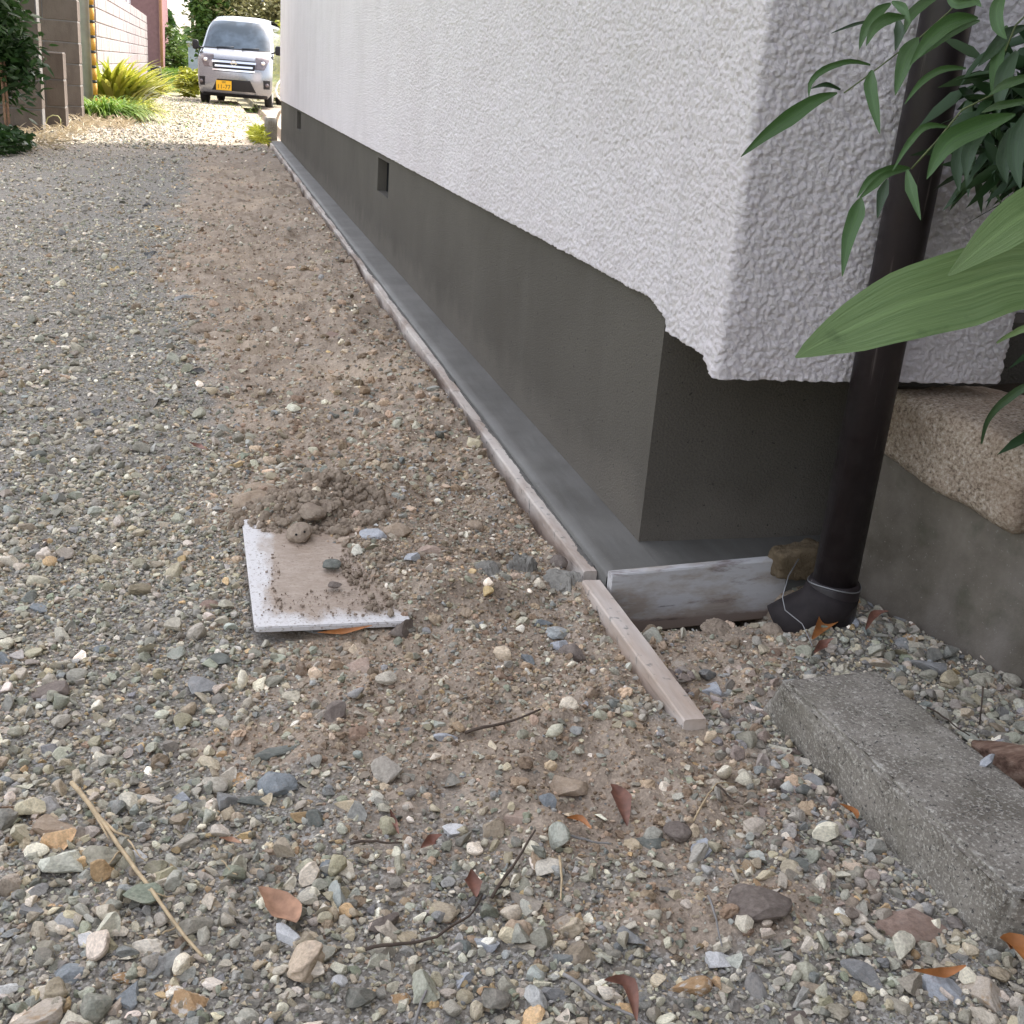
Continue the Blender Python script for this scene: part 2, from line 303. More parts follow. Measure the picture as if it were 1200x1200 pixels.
# ------------------------------------------------------------------ the house
XF, YF = .835, 2.065          # foundation faces
XS, YS = .825, 1.786          # stucco faces
XR = 1.385                    # right end of the front stucco face
house = empty('stucco_house', (XF, YF, 0), 'white rough-stuccoed house with dark grey mortar foundation running along the gravel drive', 'house')
def stucco_sheet():
    ys = [2.6]                                        # long face from far to near, measured by y
    far = [15.08]; y = 15.08
    while y > 1.80: y -= max(.0023, .0023 * (y / 2.0) ** 1.7); far.append(max(y, 1.80))
    U = [('L', v) for v in far]
    for k in range(1, 8): U.append(('C', k / 8))
    x = XS + .012
    while x < XR - .012: x += .0023; U.append(('F', min(x, XR - .012)))
    for k in range(1, 6): U.append(('D', k / 6))
    for yy in np.arange(YS + .012, 2.36, .02): U.append(('R', yy))
    n = len(U); P = np.zeros((n, 2)); N = np.zeros((n, 2)); arc = np.zeros(n); zb = np.zeros(n); r = .012
    for i, (k, v) in enumerate(U):
        if k == 'L': P[i] = (XS, v); N[i] = (-1, 0)
        elif k == 'C': a = v * math.pi / 2; P[i] = (XS + r - r * math.cos(a), YS + r - r * math.sin(a)); N[i] = (-math.cos(a), -math.sin(a))
        elif k == 'F': P[i] = (v, YS); N[i] = (0, -1)
        elif k == 'D': a = v * math.pi / 2; P[i] = (XR - r + r * math.sin(a), YS + r - r * math.cos(a)); N[i] = (math.sin(a), -math.cos(a))
        else: P[i] = (XR, v); N[i] = (1, 0)
        if k == 'L': zb[i] = np.interp(v, [1.80, 1.815, 1.84, 1.855, 2.03, 2.04, 2.09, 2.13, 15.1], [.460, .461, .478, .486, .488, .512, .524, .533, .515])
        else: zb[i] = .459
    d = np.r_[0, np.cumsum(np.hypot(*(P[1:] - P[:-1]).T))]
    zt = np.r_[np.arange(0, 1, 1 / 320) ** 1.0 * .72, np.linspace(.72, 1.5, 60)[1:], np.linspace(1.5, 5.2, 40)[1:]]
    nz = len(zt)
    Z = zb[:, None] + zt[None, :] * (5.2 - zb[:, None] * 0) / 5.2
    uu = np.repeat(d[:, None], nz, 1)
    # stippled render: blobby ridges about 8 mm across
    s = 1 / .0105; wx = (vnoise(uu * s * .6, Z * s * .6, 5) - .5) * 1.6; wz = (vnoise(uu * s * .6, Z * s * .6, 9) - .5) * 1.6
    H = (worley(uu / .0092 + wx * .2, Z / .0088 + wz * .2, 1) * .62 + vnoise(uu / .0042, Z / .0042, 5) * .42 + vnoise(uu / .025, Z / .025, 3) * .4 - .5) * .0062 + (fbm(uu * 3, Z * 3, 2, 4) - .5) * .004
    att = np.array([1 - .8 * float(sstep(4.0, 10., v)) if k == 'L' else 1. for k, v in U]); H = H * att[:, None]
    X = P[:, 0:1] + N[:, 0:1] * H; Y = P[:, 1:2] + N[:, 1:2] * H
    jag = (vnoise(d * 90, d * 0 + 3, 6) - .5) * .004 + (vnoise(d * 25, d * 0, 8) - .5) * .0025
    Z[:, :4] += (jag[:, None] * np.array([1, .7, .4, .2])[None, :])
    V = np.stack([X, Y, Z], -1)
    und = V[:, :1].copy(); und2 = V[:, :1].copy()          # turned-in underside
    und[:, 0, :2] -= N * .012; und[:, 0, 2] += .001; und2[:, 0, :2] -= N * .05; und2[:, 0, 2] += .004
    V = np.concatenate([und2, und, V], 1)
    return mesh_np('stucco_wall', V.reshape(-1, 3), grid_faces(n, nz + 2)[:, ::-1])
w = link('stucco_wall', stucco_sheet(), M['stucco'], house, True)
b = MB(); b.box(.86, 7.0, 2.35, 14.95, .55, 5.15); b.box(.86, XR - .03, 1.82, 2.37, .50, 5.1)
b.box(XR + .0, 7.0, 2.30, 2.349, .42, 5.15); b.box(.86, 7.0, 14.951, 15.06, .52, 5.15)
b.build('inner_wall', M['stucco'], house)
fd = MB(); y0, y1 = YF, 14.98
vents = [(5.80, 6.20), (11.7, 12.2)]; vz0, vz1 = .335, .50
cur = y0
for a, c in vents: fd.box(XF, XF + .12, cur, a, -.3, .56); fd.box(XF, XF + .12, a, c, -.3, vz0); fd.box(XF, XF + .12, a, c, vz1, .56); cur = c
fd.box(XF, XF + .12, cur, y1, -.3, .56)
fd.box(XF + .12, 7.0, YF, YF + .12, -.3, .52); fd.box(XF + .12, 7.0, 14.86, y1, -.3, .56)
fo = fd.build('foundation', M['foundation'], house)
for a, c in vents:
    v = MB().box(XF + .06, XF + .075, a, c, vz0, vz1).build('vent', M['dark'], house)  # near-black panel: the shade inside the recess is put into its colour
    g = MB()
    for k in range(9): yy = a + (k + .5) * (c - a) / 9; g.box(XF + .045, XF + .055, yy - .006, yy + .006, vz0, vz1)
    g.build('grille', M['dark'], v)
MB().box(-.2 + XS, 7.4, 1.5, 15.4, 5.2, 5.32).build('roof', simple('roof_slate', (.08, .08, .09, 1)), house)
# new mortar strip at the foot of the foundation
def apron():
    ys = np.r_[np.arange(1.915, 3, .01), np.arange(3, 15.0, .05)]; prof = [(0, -.06), (.0005, .039), (.005, .0435), (.03, .0455), (.07, .047), (.105, .0485), (.1165, .0492)]
    V = []
    for y in ys:
        for (dx, z) in prof: V.append((.718 + dx + (vnoise(y * 6, 0, 2) - .5) * .003 * (dx < .02), y, z + (vnoise(y * 5, dx * 20, 4) - .5) * .003))
    V1 = np.array(V); F1 = grid_faces(len(ys), len(prof))[:, ::-1]
    xs = np.arange(.8345, 1.26, .012); pr = [(0, .0495), (.02, .0490), (.08, .048), (.14, .047), (.147, .044), (.148, -.06)]
    V2 = []
    for x in xs:
        for (dy, z) in pr:
            yy = YF - dy - .001
            V2.append((x, max(yy, 1.915), z + (vnoise(x * 8, dy * 10, 7) - .5) * .003 + max(0, x - .9) * .02))
    F2 = grid_faces(len(xs), len(pr)) + len(V1)
    return mesh_np('mortar_strip', np.r_[V1, np.array(V2)], np.r_[F1, F2[:, ::-1]])
tag(link('mortar_apron', apron(), M['apron'], None, True), 'smooth fresh grey mortar strip trowelled along the foot of the foundation', 'mortar strip')

# ------------------------------------------------------------------ boards
def plank(name, A, B, w, h, mat, label, cat, group=None, tw=0, amp=.0015, seg=None, seed=0):
    "A, B: top left edge ends; w to the right of the direction, h down"
    A = Vector(A); B = Vector(B); L = (B - A).length; dr = (B - A).normalized(); rt = Vector((dr.y, -dr.x, 0)).normalized(); up = rt.cross(dr)
    n = seg or max(2, int(L / .03)); prof = [(.002, 0), (w * .35, .0005), (w * .7, 0), (w - .002, 0), (w, -.003), (w, -h * .5), (w, -h + .003), (w - .003, -h), (.003, -h), (0, -h + .003), (0, -h * .66), (0, -h * .33), (0, -.003)]
    V = []; m = len(prof)
    for i in range(n + 1):
        t = i / n * L
        for j, (a, c) in enumerate(prof):
            q = (vnoise(t * 5 + seed, j * .5, seed) - .5) * 1.2 * amp + (vnoise(t * 60 + seed, j * 1.1, seed + 1) - .5) * .0005; V.append(dr * t + rt * (a + q) + up * (c + q * .7))
    Fc = [(i * m + j, i * m + (j + 1) % m, (i + 1) * m + (j + 1) % m, (i + 1) * m + j) for i in range(n) for j in range(m)]
    Fc.append(tuple(reversed(range(m)))); Fc.append(tuple(n * m + j for j in range(m)))
    o = link(name, mesh(name, V, [f[::-1] for f in Fc]), mat); o.location = A
    return tag(o, label, cat, group)
plank('form_board', (.688, 3.30, .037), (.6925, 14.7, .037), .026, .11, M['board'], 'longest muddy pinkish form board, running down the far stretch of the foundation', 'board', 'form boards', amp=.0009)
fb2 = plank('form_board', (.690, 1.965, .031), (.686, 3.33, .035), .027, .10, M['board'], 'pale pink painted form board along the near end of the mortar strip', 'board', 'form boards', seed=5, amp=.0009)
plank('batten', (.6800, 1.415, .026), (.6745, 1.925, .030), .037, .052, M['batten'], 'pale pink square batten lying loose on the soil, sticking out past the board corner', 'batten', seed=9, amp=.0008)
cb = plank('cross_board', (.7165, 1.905, .058), (1.09, 1.935, .070), .022, .128, M['cross'], 'blue-grey weathered board standing on edge across the end of the mortar strip', 'board', 'form boards', seed=3)
def smear(name, pts, mat, parent, thick=.006, seed=0):
    "thin crust of mortar: polyline of (x, y, z, halfwidth)"
    V = []; n = len(pts)
    for i, (x, y, z, hw) in enumerate(pts):
        for k in range(7):
            t = k / 3 - 1; r = hw * (1 + (vnoise(i * .35, k, seed) - .5) * .7)
            V.append((x + t * r, y, z + thick * (1 - t * t) * (0.5 + vnoise(i * .9, k * .8, seed + 2))- .001))
    o = link(name, mesh_np(name, np.array(V), grid_faces(n, 7)), mat, parent, True); return o
sm = [(.7165, y, .031 + (y - 1.965) * .003, .003 + .008 * max(0, vnoise(y * 11, 0, 1) * 1.8 - .5)) for y in np.arange(1.985, 3.32, .006)]
smear('mortar_smear', sm, M['wetmortar'], fb2, .0022)
smf = [(.7165, y, .037, .003 + .010 * max(0, vnoise(y * 6, 0, 4) * 1.7 - .4)) for y in np.arange(3.4, 14, .012)]
tag(smear('mortar_spill', smf, M['wetmortar'], None, .0025), 'thin crust of spilled mortar along the top of the long form board', 'mortar')

# ------------------------------------------------------------------ downpipe
PX, PY = 1.088, 1.732; TX, TY = 1.098, 1.722
dp = empty('downpipe', (PX, PY, .03), 'dark brown round drainpipe standing before the white corner wall with wire at its foot', 'drainpipe')
def frustum(p0, p1, r0, r1, n=40): return MB().tube([p0, p1], [r0, r1], n)
frustum((PX, PY, .105), (TX + .01, TY, 2.4), .0395, .0395).build('pipe', M['pipe'], dp, True)
cl = MB().tube([(PX, PY, z) for z in (.0, .06, .098, .104)], [.049, .047, .0465, .044], 40); cl.build('collar', M['pipe'], dp, True); M['shoe'] = simple('dusty_shoe', (.022, .017, .017, 1), .7, .25, 0, .4, 40)
el = MB(); pts = [(PX, PY, .085), (PX - .006, PY + .002, .055), (PX - .022, PY + .01, .03), (PX - .045, PY + .02, .012), (PX - .075, PY + .03, -.01)]
el.tube(pts, [.049, .052, .054, .054, .052], 32); el.build('elbow', M['shoe'], dp, True)
wr = MB()
wr.tube([(PX + .0475 * math.cos(a), PY + .0475 * math.sin(a), .1 + .004 * math.sin(a * 2)) for a in np.linspace(0, 6.283, 40)], .0012, 6)
c0 = at(914, 690, 2.13)
wr.tube([at(936, 655, 2.16), at(924, 675, 2.12), at(917, 700, 2.09), at(920, 715, 2.08), at(930, 723, 2.07), at(940, 731, 2.06), at(947, 745, 2.05), at(952, 757, 2.03)], .001, 6)
wr.build('wire', M['wire'], dp, True)

# ------------------------------------------------------------------ stones and lumps as things
def ico(sub):
    t = (1 + 5 ** .5) / 2
    V = [Vector(v).normalized() for v in [(-1, t, 0), (1, t, 0), (-1, -t, 0), (1, -t, 0), (0, -1, t), (0, 1, t), (0, -1, -t), (0, 1, -t), (t, 0, -1), (t, 0, 1), (-t, 0, -1), (-t, 0, 1)]]
    Fc = [(0, 11, 5), (0, 5, 1), (0, 1, 7), (0, 7, 10), (0, 10, 11), (1, 5, 9), (5, 11, 4), (11, 10, 2), (10, 7, 6), (7, 1, 8), (3, 9, 4), (3, 4, 2), (3, 2, 6), (3, 6, 8), (3, 8, 9), (4, 9, 5), (2, 4, 11), (6, 2, 10), (8, 6, 7), (9, 8, 1)]
    for _ in range(sub):
        c = {}; nf = []
        def mid(a, b_):
            k = (min(a, b_), max(a, b_))
            if k not in c: V.append(((V[a] + V[b_]) / 2).normalized()); c[k] = len(V) - 1
            return c[k]
        for a, b_, d in Fc: x, y, z = mid(a, b_), mid(b_, d), mid(d, a); nf += [(a, x, z), (b_, y, x), (d, z, y), (x, y, z)]
        Fc = nf
    return np.array([tuple(v) for v in V]), Fc
ICO = {k: ico(k) for k in (1, 2, 3, 4)}
def rock_mesh(name, rng, sub=2, cuts=9, depth=(.45, .85), noise=.05, round_=.0):
    # every cut plane becomes one clean broken facet
    V, Fc = ICO[sub]; V = V.copy()
    for _ in range(cuts):
        n = rng.normal(size=3); n /= np.linalg.norm(n); d = rng.uniform(*depth); s = V @ n
        k = s > d; V[k] -= np.outer((s[k] - d) * (1 - round_), n)
    V *= 1 + noise * (fbm(V[:, 0] * 3 + V[:, 2] * 2 + 9, V[:, 1] * 3 - V[:, 2] * 2 + 9, 4 if sub > 3 else 1, int(rng.integers(99)))[:, None] - .5) * 2
    V *= 1 / np.abs(V).max(0)
    return mesh(name, V, Fc)

# ------------------------------------------------------------------ ground height and soil map
CUR = np.array([(.848, 1.51), (1.03, 1.49), (1.07, .95), (.98, .84), (.868, .93)])
def soil_map(x, y):
    n = fbm(x * 2.2, y * 2.2, 4, 11); n2 = fbm(x * 5, y * 5, 3, 15)
    s = sstep(-.22, .42, x + .02 + .075 * np.clip(y - 2, 0, 3.2) - .55 * (n - .5) + np.clip((y - 3) * -.0, 0, 1)) * sstep(1.25, 1.65, y + (n - .5) * .8) * (1 - sstep(9, 16, y) * .3)
    s = np.maximum(s, .9 * np.exp(-((x - .14) / .17) ** 2 - ((y - 1.46) / .09) ** 2))
    s = np.maximum(s, 1.15 * np.exp(-((x - .58) / .24) ** 2 - ((y - 1.28) / .20) ** 2))
    s = np.maximum(s, .9 * np.exp(-((x - .58) / .19) ** 2 - ((y - 1.03) / .07) ** 2))
    s = np.maximum(s, 1.4 * np.exp(-((x - .18) / .19) ** 2 - ((y - 2.36) / .15) ** 2))
    s = np.maximum(s, np.exp(-((x - .9) / .14) ** 2 - ((y - 1.72) / .12) ** 2))
    s = np.where(x > .86, np.maximum(s * .9, 0), s)
    s = s * (.72 + .8 * n2) + (n - .5) * .7
    return np.clip(s, 0, 1)
def ground_h(x, y):
    near = 1 - sstep(20, 60, y)
    h = (fbm(x * 1.1, y * 1.1, 3, 21) - .5) * .035 * near + (fbm(x * 7, y * 7, 3, 25) - .5) * .012 * near
    s = soil_map(x, y); h = h + s * ((fbm(x * 9, y * 9, 4, 31) - .42) * .060 + (1 - np.abs(fbm(x * 24, y * 24, 3, 35) * 2 - 1) - .6) * .016) * (1 - sstep(9, 14, y))
    h += .060 * np.exp(-((x - .165) / .095) ** 2 - ((y - 2.28) / .08) ** 2) + .055 * np.exp(-((x - .27) / .18) ** 2 - ((y - 2.42) / .11) ** 2)                        # pile on the white panel
    h += .028 * np.exp(-((x - .40) / .16) ** 2 - ((y - 2.05) / .25) ** 2) + .015 * np.exp(-((x - .33) / .09) ** 2 - ((y - 1.93) / .1) ** 2)
    h += np.clip(s, 0, 1) * sstep(2.6, 3.6, y) * (1 - sstep(11, 14, y)) * ((fbm(x * 3.2, y * 2.3, 3, 71) - .42) * .11) * (1 - .75 * sstep(.45, .64, x))
    h += .034 * sstep(.3, .6, x) * (1 - sstep(.665, .69, x)) * sstep(2.1, 3.0, y) * (.25 + vnoise(x * 4, y * 3, 5)) * (1 - sstep(13, 15, y))
    edge = x + .06 * (fbm(x * 25, y * 25, 2, 61) - .5) + .30 * np.clip(y - 1.80, 0, .22); cov = .016 + .9 * np.clip(edge - .315, 0, .05) + .42 * np.clip(y - 2.09 - .05 * (fbm(x * 20, y * 20, 2, 66) - .5) - .5 * np.clip(.11 - x, 0, 1), 0, 1)
    h = np.where((x > .045) & (x < .36) & (y > 1.76) & (y < 2.26), np.minimum(np.maximum(h, 0), cov), h)
    h = np.where((x > .26) & (x < .42) & (y > 1.78) & (y < 2.3), np.maximum(h, .042 * sstep(.29 - .3 * np.clip(y - 1.80, 0, .15), .33 - .3 * np.clip(y - 1.80, 0, .15), x) * (1 - sstep(.35, .42, x)) * sstep(1.78, 1.82, y)), h)
    h -= .05 * sstep(.665, .70, x) * sstep(1.93, 1.96, y)                                         # under boards and apron
    h = np.where((x > .70) & (x < 1.1) & (y > 1.6), h * .5, h) - .105 * sstep(.71, .75, x) * (1 - sstep(1.03, 1.09, x)) * sstep(1.74, 1.86, y)                         # dug pit in front of the cross board
    h += .025 * np.exp(-((x - 1.08) / .1) ** 2 - ((y - 1.68) / .08) ** 2) + .012 * sstep(1.0, 1.15, x) * sstep(.9, 1.1, y) * (1 - sstep(1.7, 1.9, y))
    h = h * (1 - .0 * y)
    h -= .03 * np.exp(-((x - .70) / .03) ** 2) * sstep(1.4, 1.5, y) * (1 - sstep(1.85, 1.92, y)) * .6
    h -= .012 * np.exp(-((x - .80) / .07) ** 2 - ((y - 1.3) / .3) ** 2)
    h += .0 * sstep(17, 22, y) * (1 - sstep(-1.9, -1.5, x)) * (1 - sstep(35, 40, y)) * sstep(-2.6, -2, x)
    h += .35 * (1 - sstep(-1.6, -.8, x + (y - 38) * .0)) * sstep(36, 46, y)
    return h - .004
def axis(dense0, dense1, step, lo, hi, g):
    a = list(np.arange(dense0, dense1, step)); d = step; x = a[-1]
    while x < hi: d *= g; x += d; a.append(min(x, hi))
    d = step; x = dense0; pre = []
    while x > lo: d *= g; x -= d; pre.append(max(x, lo))
    return np.array(pre[::-1] + a)
gx = axis(-.75, 1.45, .0075, -300, 300, 1.07)
ya = list(np.arange(.5, 2.6, .0075)); y = ya[-1]
while y < 16: y += .0036 * y; ya.append(y)
while y < 900: y += .035 * y; ya.append(y)
gy = np.array([-60, -30, -15, -8, -4, -2, -1, -.4, 0, .25, .4] + ya)
GX, GY = np.meshgrid(gx, gy, indexing='ij'); GZ = ground_h(GX, GY)
gm = mesh_np('ground', np.stack([GX, GY, GZ], -1).reshape(-1, 3), grid_faces(len(gx), len(gy)))
def addattr(me, name, arr, ty='FLOAT', dom='POINT'):
    a = me.attributes.new(name, ty, dom); a.data.foreach_set({'FLOAT': 'value', 'INT': 'value', 'FLOAT_VECTOR': 'vector', 'FLOAT_COLOR': 'color'}[ty], np.asarray(arr, np.int32 if ty == 'INT' else np.float32).ravel())
addattr(gm, 'soil', soil_map(GX, GY).ravel())
turf = np.maximum(sstep(-.3, -.9, GX) * sstep(34, 38, GY), np.maximum(sstep(48, 55, GY), .45 * sstep(28, 31, GY)))
turf = np.maximum(turf, sstep(-2.6, -3.4, GX) * .8)
turf = np.maximum(turf, .42 * sstep(14, 18, GY) * np.exp(-((GX - .55) / .25) ** 2))
addattr(gm, 'turf', turf.ravel()); addattr(gm, 'sandy', (sstep(10, 14, GY) * .8).ravel())
g = link('ground', gm, M['ground'], None, True); tag(g, kind='structure')

# ------------------------------------------------------------------ loose gravel: instances on explicit points
stone_col = bpy.data.collections.new('stone_shapes'); rr = np.random.default_rng(3)
for i in range(14):
    me = rock_mesh('stone_shape', rr, 3 if i < 6 else 2, 6, (.35, .75), .16, .3) if i % 5 == 0 else rock_mesh('stone_shape', rr, 3 if i < 6 else 2, 8, (.20, .60), .05); me.materials.append(M['stone'])
    stone_col.objects.link(bpy.data.objects.new('stone_shape_%02d' % i, me))
clod_col = bpy.data.collections.new('clod_shapes')
for i in range(8):
    me = rock_mesh('clod_shape', rr, 3, 7, (.45, .85), .20, .15); me.materials.append(M['stone'])
    clod_col.objects.link(bpy.data.objects.new('clod_shape_%02d' % i, me))
PAL = 1.10 * np.array([1.09, 1.02, .89]) * np.array([lin(c)[:3] for c in ('8c8a84', '9a978f', '7d7d78', 'a5a199', '8f9190', '83878a', '93958c', '7e8478', '9b968a', 'a39a88', '8e8474', '6f6f6c', 'b3afa6', '757a80', '98917f', 'c9c5bb', 'a8906c', 'd6d3cd')]) + .20 * np.array([[.33, .31, .26]])
PW = np.array([7, 8, 6, 8, 6, 5, 7, 4, 6, 6, 4, 4, 7, 3.5, 5, 4.5, 1.8, 1.2]); PW = PW / PW.sum()
CPAL = 1.15 * np.array([lin(c)[:3] for c in ('9d8871', 'ae977e', '917c66', '8a7660', 'b8a289', '9d8b76', 'b09d86', '7d6c59')])
def scatter(name, coll, pts, size, flat, pal, pw, ncount, sink, seed, label=None):
    r = np.random.default_rng(seed); n = len(pts)
    z = ground_h(pts[:, 0], pts[:, 1])
    sc = size[:, None] * np.stack([r.uniform(.8, 1.3, n), r.uniform(.65, 1.05, n), r.uniform(*flat, n)], -1)
    rot = np.stack([r.normal(0, .32, n), r.normal(0, .32, n), r.uniform(0, 6.28, n)], -1)
    col = pal[r.choice(len(pal), n, p=pw)] * np.exp(r.normal(-.02, .24, (n, 1))) * r.uniform(.96, 1.04, (n, 3))
    P = np.stack([pts[:, 0], pts[:, 1], z + sc[:, 2] * r.uniform(sink[0], sink[1], n)], -1)
    me = bpy.data.meshes.new(name); me.vertices.add(n); me.vertices.foreach_set('co', P.astype(np.float32).ravel())
    addattr(me, 'rot', rot, 'FLOAT_VECTOR'); addattr(me, 'scl', sc, 'FLOAT_VECTOR'); addattr(me, 'idx', r.integers(0, ncount, n), 'INT')
    addattr(me, 'col', np.c_[col, np.ones(n)], 'FLOAT_COLOR')
    o = bpy.data.objects.new(name, me); COL.objects.link(o)
    ng = bpy.data.node_groups.new(name, 'GeometryNodeTree'); ng.interface.new_socket('Geometry', in_out='INPUT', socket_type='NodeSocketGeometry'); ng.interface.new_socket('Geometry', in_out='OUTPUT', socket_type='NodeSocketGeometry')
    N = ng.nodes.new; L = ng.links.new; gi = N('NodeGroupInput'); go = N('NodeGroupOutput'); ip = N('GeometryNodeInstanceOnPoints'); ci = N('GeometryNodeCollectionInfo')
    ci.inputs['Collection'].default_value = coll; ci.inputs['Separate Children'].default_value = True; ci.inputs['Reset Children'].default_value = True
    def na(nm, ty): a = N('GeometryNodeInputNamedAttribute'); a.data_type = ty; a.inputs[0].default_value = nm; return a.outputs[0]
    L(gi.outputs[0], ip.inputs['Points']); L(ci.outputs[0], ip.inputs['Instance']); ip.inputs['Pick Instance'].default_value = True
    L(na('idx', 'INT'), ip.inputs['Instance Index']); L(na('scl', 'FLOAT_VECTOR'), ip.inputs['Scale'])
    er = N('FunctionNodeEulerToRotation'); L(na('rot', 'FLOAT_VECTOR'), er.inputs[0]); L(er.outputs[0], ip.inputs['Rotation'])
    L(ip.outputs[0], go.inputs[0]); md = o.modifiers.new('scatter', 'NODES'); md.node_group = ng
    return tag(o, label, None, None, 'stuff')
def inside(p, poly):
    c = np.zeros(len(p), bool); n = len(poly)
    for i in range(n):
        a, b_ = poly[i], poly[(i + 1) % n]
        k = ((a[1] > p[:, 1]) != (b_[1] > p[:, 1])) & (p[:, 0] < (b_[0] - a[0]) * (p[:, 1] - a[1]) / (b_[1] - a[1] + 1e-9) + a[0]); c ^= k
    return c
TILE = np.array([(.050, 2.26), (.060, 1.768), (.31, 1.785), (.31, 2.25)])
def ok(p, sz, tile=True):
    k = ~((p[:, 0] > .672 - sz) & (p[:, 1] > 1.90)) | ((p[:, 0] > .76) & (p[:, 1] < 1.915 - sz) & (p[:, 1] > 1.7))
    k &= ~inside(p, CUR); k &= p[:, 0] < np.interp(p[:, 1], [1.47, 1.83], [1.32, 1.22]) + .02
    k &= ~((np.abs(p[:, 0] - .70) < .016 + sz) & (p[:, 1] > 1.40) & (p[:, 1] < 1.93))
    k &= np.hypot(p[:, 0] - PX, p[:, 1] - PY) > .055
    if tile:
        k &= ~(inside(p, TILE) & (p[:, 0] < .305 - .30 * np.clip(p[:, 1] - 1.80, 0, .22)) & (p[:, 1] < 2.10 + .5 * np.clip(.11 - p[:, 0], 0, 1)))
    return k
def pts_band(n, y0, y1, seed, power=1.):
    "random points on the visible wedge between two distances, denser near"
    r = np.random.default_rng(seed); u = r.random(n); yy = y0 * (y1 / y0) ** u if power == 1 else y0 + (y1 - y0) * u
    xl = -.62 - .20 * yy; xl = np.maximum(xl, -2.6); xr = np.where(yy < 1.95, 1.36, .70)
    return np.stack([xl + (xr - xl) * r.random(n), yy], -1)
def make_gravel(name, specs, coll, pal, pw, cnt, soilpref, flat, sink, seed, label):
    A = []; S = []
    for k, (n, y0, y1, s0, s1, pr) in enumerate(specs):
        p = pts_band(n, y0, y1, seed + k, pr); r = np.random.default_rng(seed + 50 + k)
        sz = s0 * (s1 / s0) ** (r.random(n) ** 1.7)
        s = soil_map(p[:, 0], p[:, 1]); clump = fbm(p[:, 0] * 6, p[:, 1] * 6, 2, 41)
        prob = soilpref(s, sz) * (.25 + 1.5 * clump) * np.where(sz > .0085, 1 - .6 * sstep(1.35, 2.0, p[:, 1]) * (p[:, 1] < 3.2), 1); keep = (r.random(n) < prob) & ok(p, sz)
        A.append(p[keep]); S.append(sz[keep])
    return scatter(name, coll, np.concatenate(A), np.concatenate(S), flat, pal, pw, cnt, sink, seed, label)
def gp(s, sz): return np.clip(1.05 - 1.0 * s, .22, 1) 
def cp(s, sz): return np.clip(.05 + 1.2 * s, 0, 1)
make_gravel('gravel', [(95000, .55, 2.4, .0020, .0050, 0), (32000, .55, 2.8, .0045, .0095, 0), (6000, .55, 3.2, .009, .016, 0), (1300, .55, 3.0, .015, .024, 0),
                       (52000, 2.4, 7, .0030, .0080, 1), (8000, 2.6, 12, .007, .014, 1), (1500, 3.0, 15, .012, .024, 1), (9000, 6.5, 16, .006, .013, 1), (16000, 13, 32, .010, .024, 1)],
            stone_col, PAL, PW, 14, gp, (.35, .9), (.05, .95), 100, 'loose angular grey crushed stone spread over the drive')
make_gravel('soil_crumbs', [(60000, 1.0, 2.6, .0016, .0042, 0), (7000, .9, 3.0, .004, .0085, 0), (1500, 1.0, 3.2, .008, .018, 0), (15000, 2.6, 8, .003, .008, 1), (3200, 2.6, 14, .007, .022, 1)],
            clod_col, CPAL, np.ones(8) / 8, 8, cp, (.5, .9), (-.35, .4), 300, 'brown crumbs of dug soil beside the boards')

# ------------------------------------------------------------------ old concrete step / curb slab
def noisy_poly(name, base, top, z0, z1, mat, label, cat, sub=.012, amp=.0025, seed=0, dome=.0):
    "slab between a base polygon and a smaller top polygon (same corner count), gridded and roughened"
    base = [Vector((p[0], p[1], z0)) for p in base]; top = [Vector((p[0], p[1], z1 if len(p) < 3 else p[2])) for p in top]
    import bmesh
    bm = bmesh.new(); lo = [bm.verts.new(p) for p in base]; hi = [bm.verts.new(p) for p in top]; n = len(base)
    bm.faces.new(hi)
    for i in range(n): bm.faces.new((lo[i], lo[(i + 1) % n], hi[(i + 1) % n], hi[i]))
    bmesh.ops.recalc_face_normals(bm, faces=bm.faces)
    bmesh.ops.bevel(bm, geom=[e for e in bm.edges if (e.verts[0] in hi or e.verts[0].co.z > z0 + .01) or e.verts[1].co.z > z0 + .01], offset=.006, segments=2, affect='EDGES')
    bmesh.ops.triangulate(bm, faces=bm.faces)
    for _ in range(7):
        es = [e for e in bm.edges if e.calc_length() > sub]
        if not es: break
        bmesh.ops.subdivide_edges(bm, edges=es, cuts=1, use_grid_fill=False)
        bmesh.ops.triangulate(bm, faces=[f for f in bm.faces if len(f.verts) > 3])
    bm.normal_update()
    for v in bm.verts:
        k = float(fbm(v.co.x * 40 + v.co.z * 31, v.co.y * 40 - v.co.z * 23, 3, seed)) - .5; v.co += v.normal * k * amp * 2
    me = bpy.data.meshes.new(name); bm.to_mesh(me); bm.free()
    return tag(link(name, me, mat, None, True), label, cat)
noisy_poly('concrete_slab', [(.846, 1.515), (1.04, 1.50), (1.10, .90), (.98, .82), (.866, .925)], [(.828, 1.412), (1.00, 1.432), (1.035, 1.00), (.99, .86), (.868, .908)], -.05, .088,
           M['curb'], 'long grey speckled concrete slab with a sloping worn edge, lying in the gravel at lower right', 'concrete slab', seed=4)

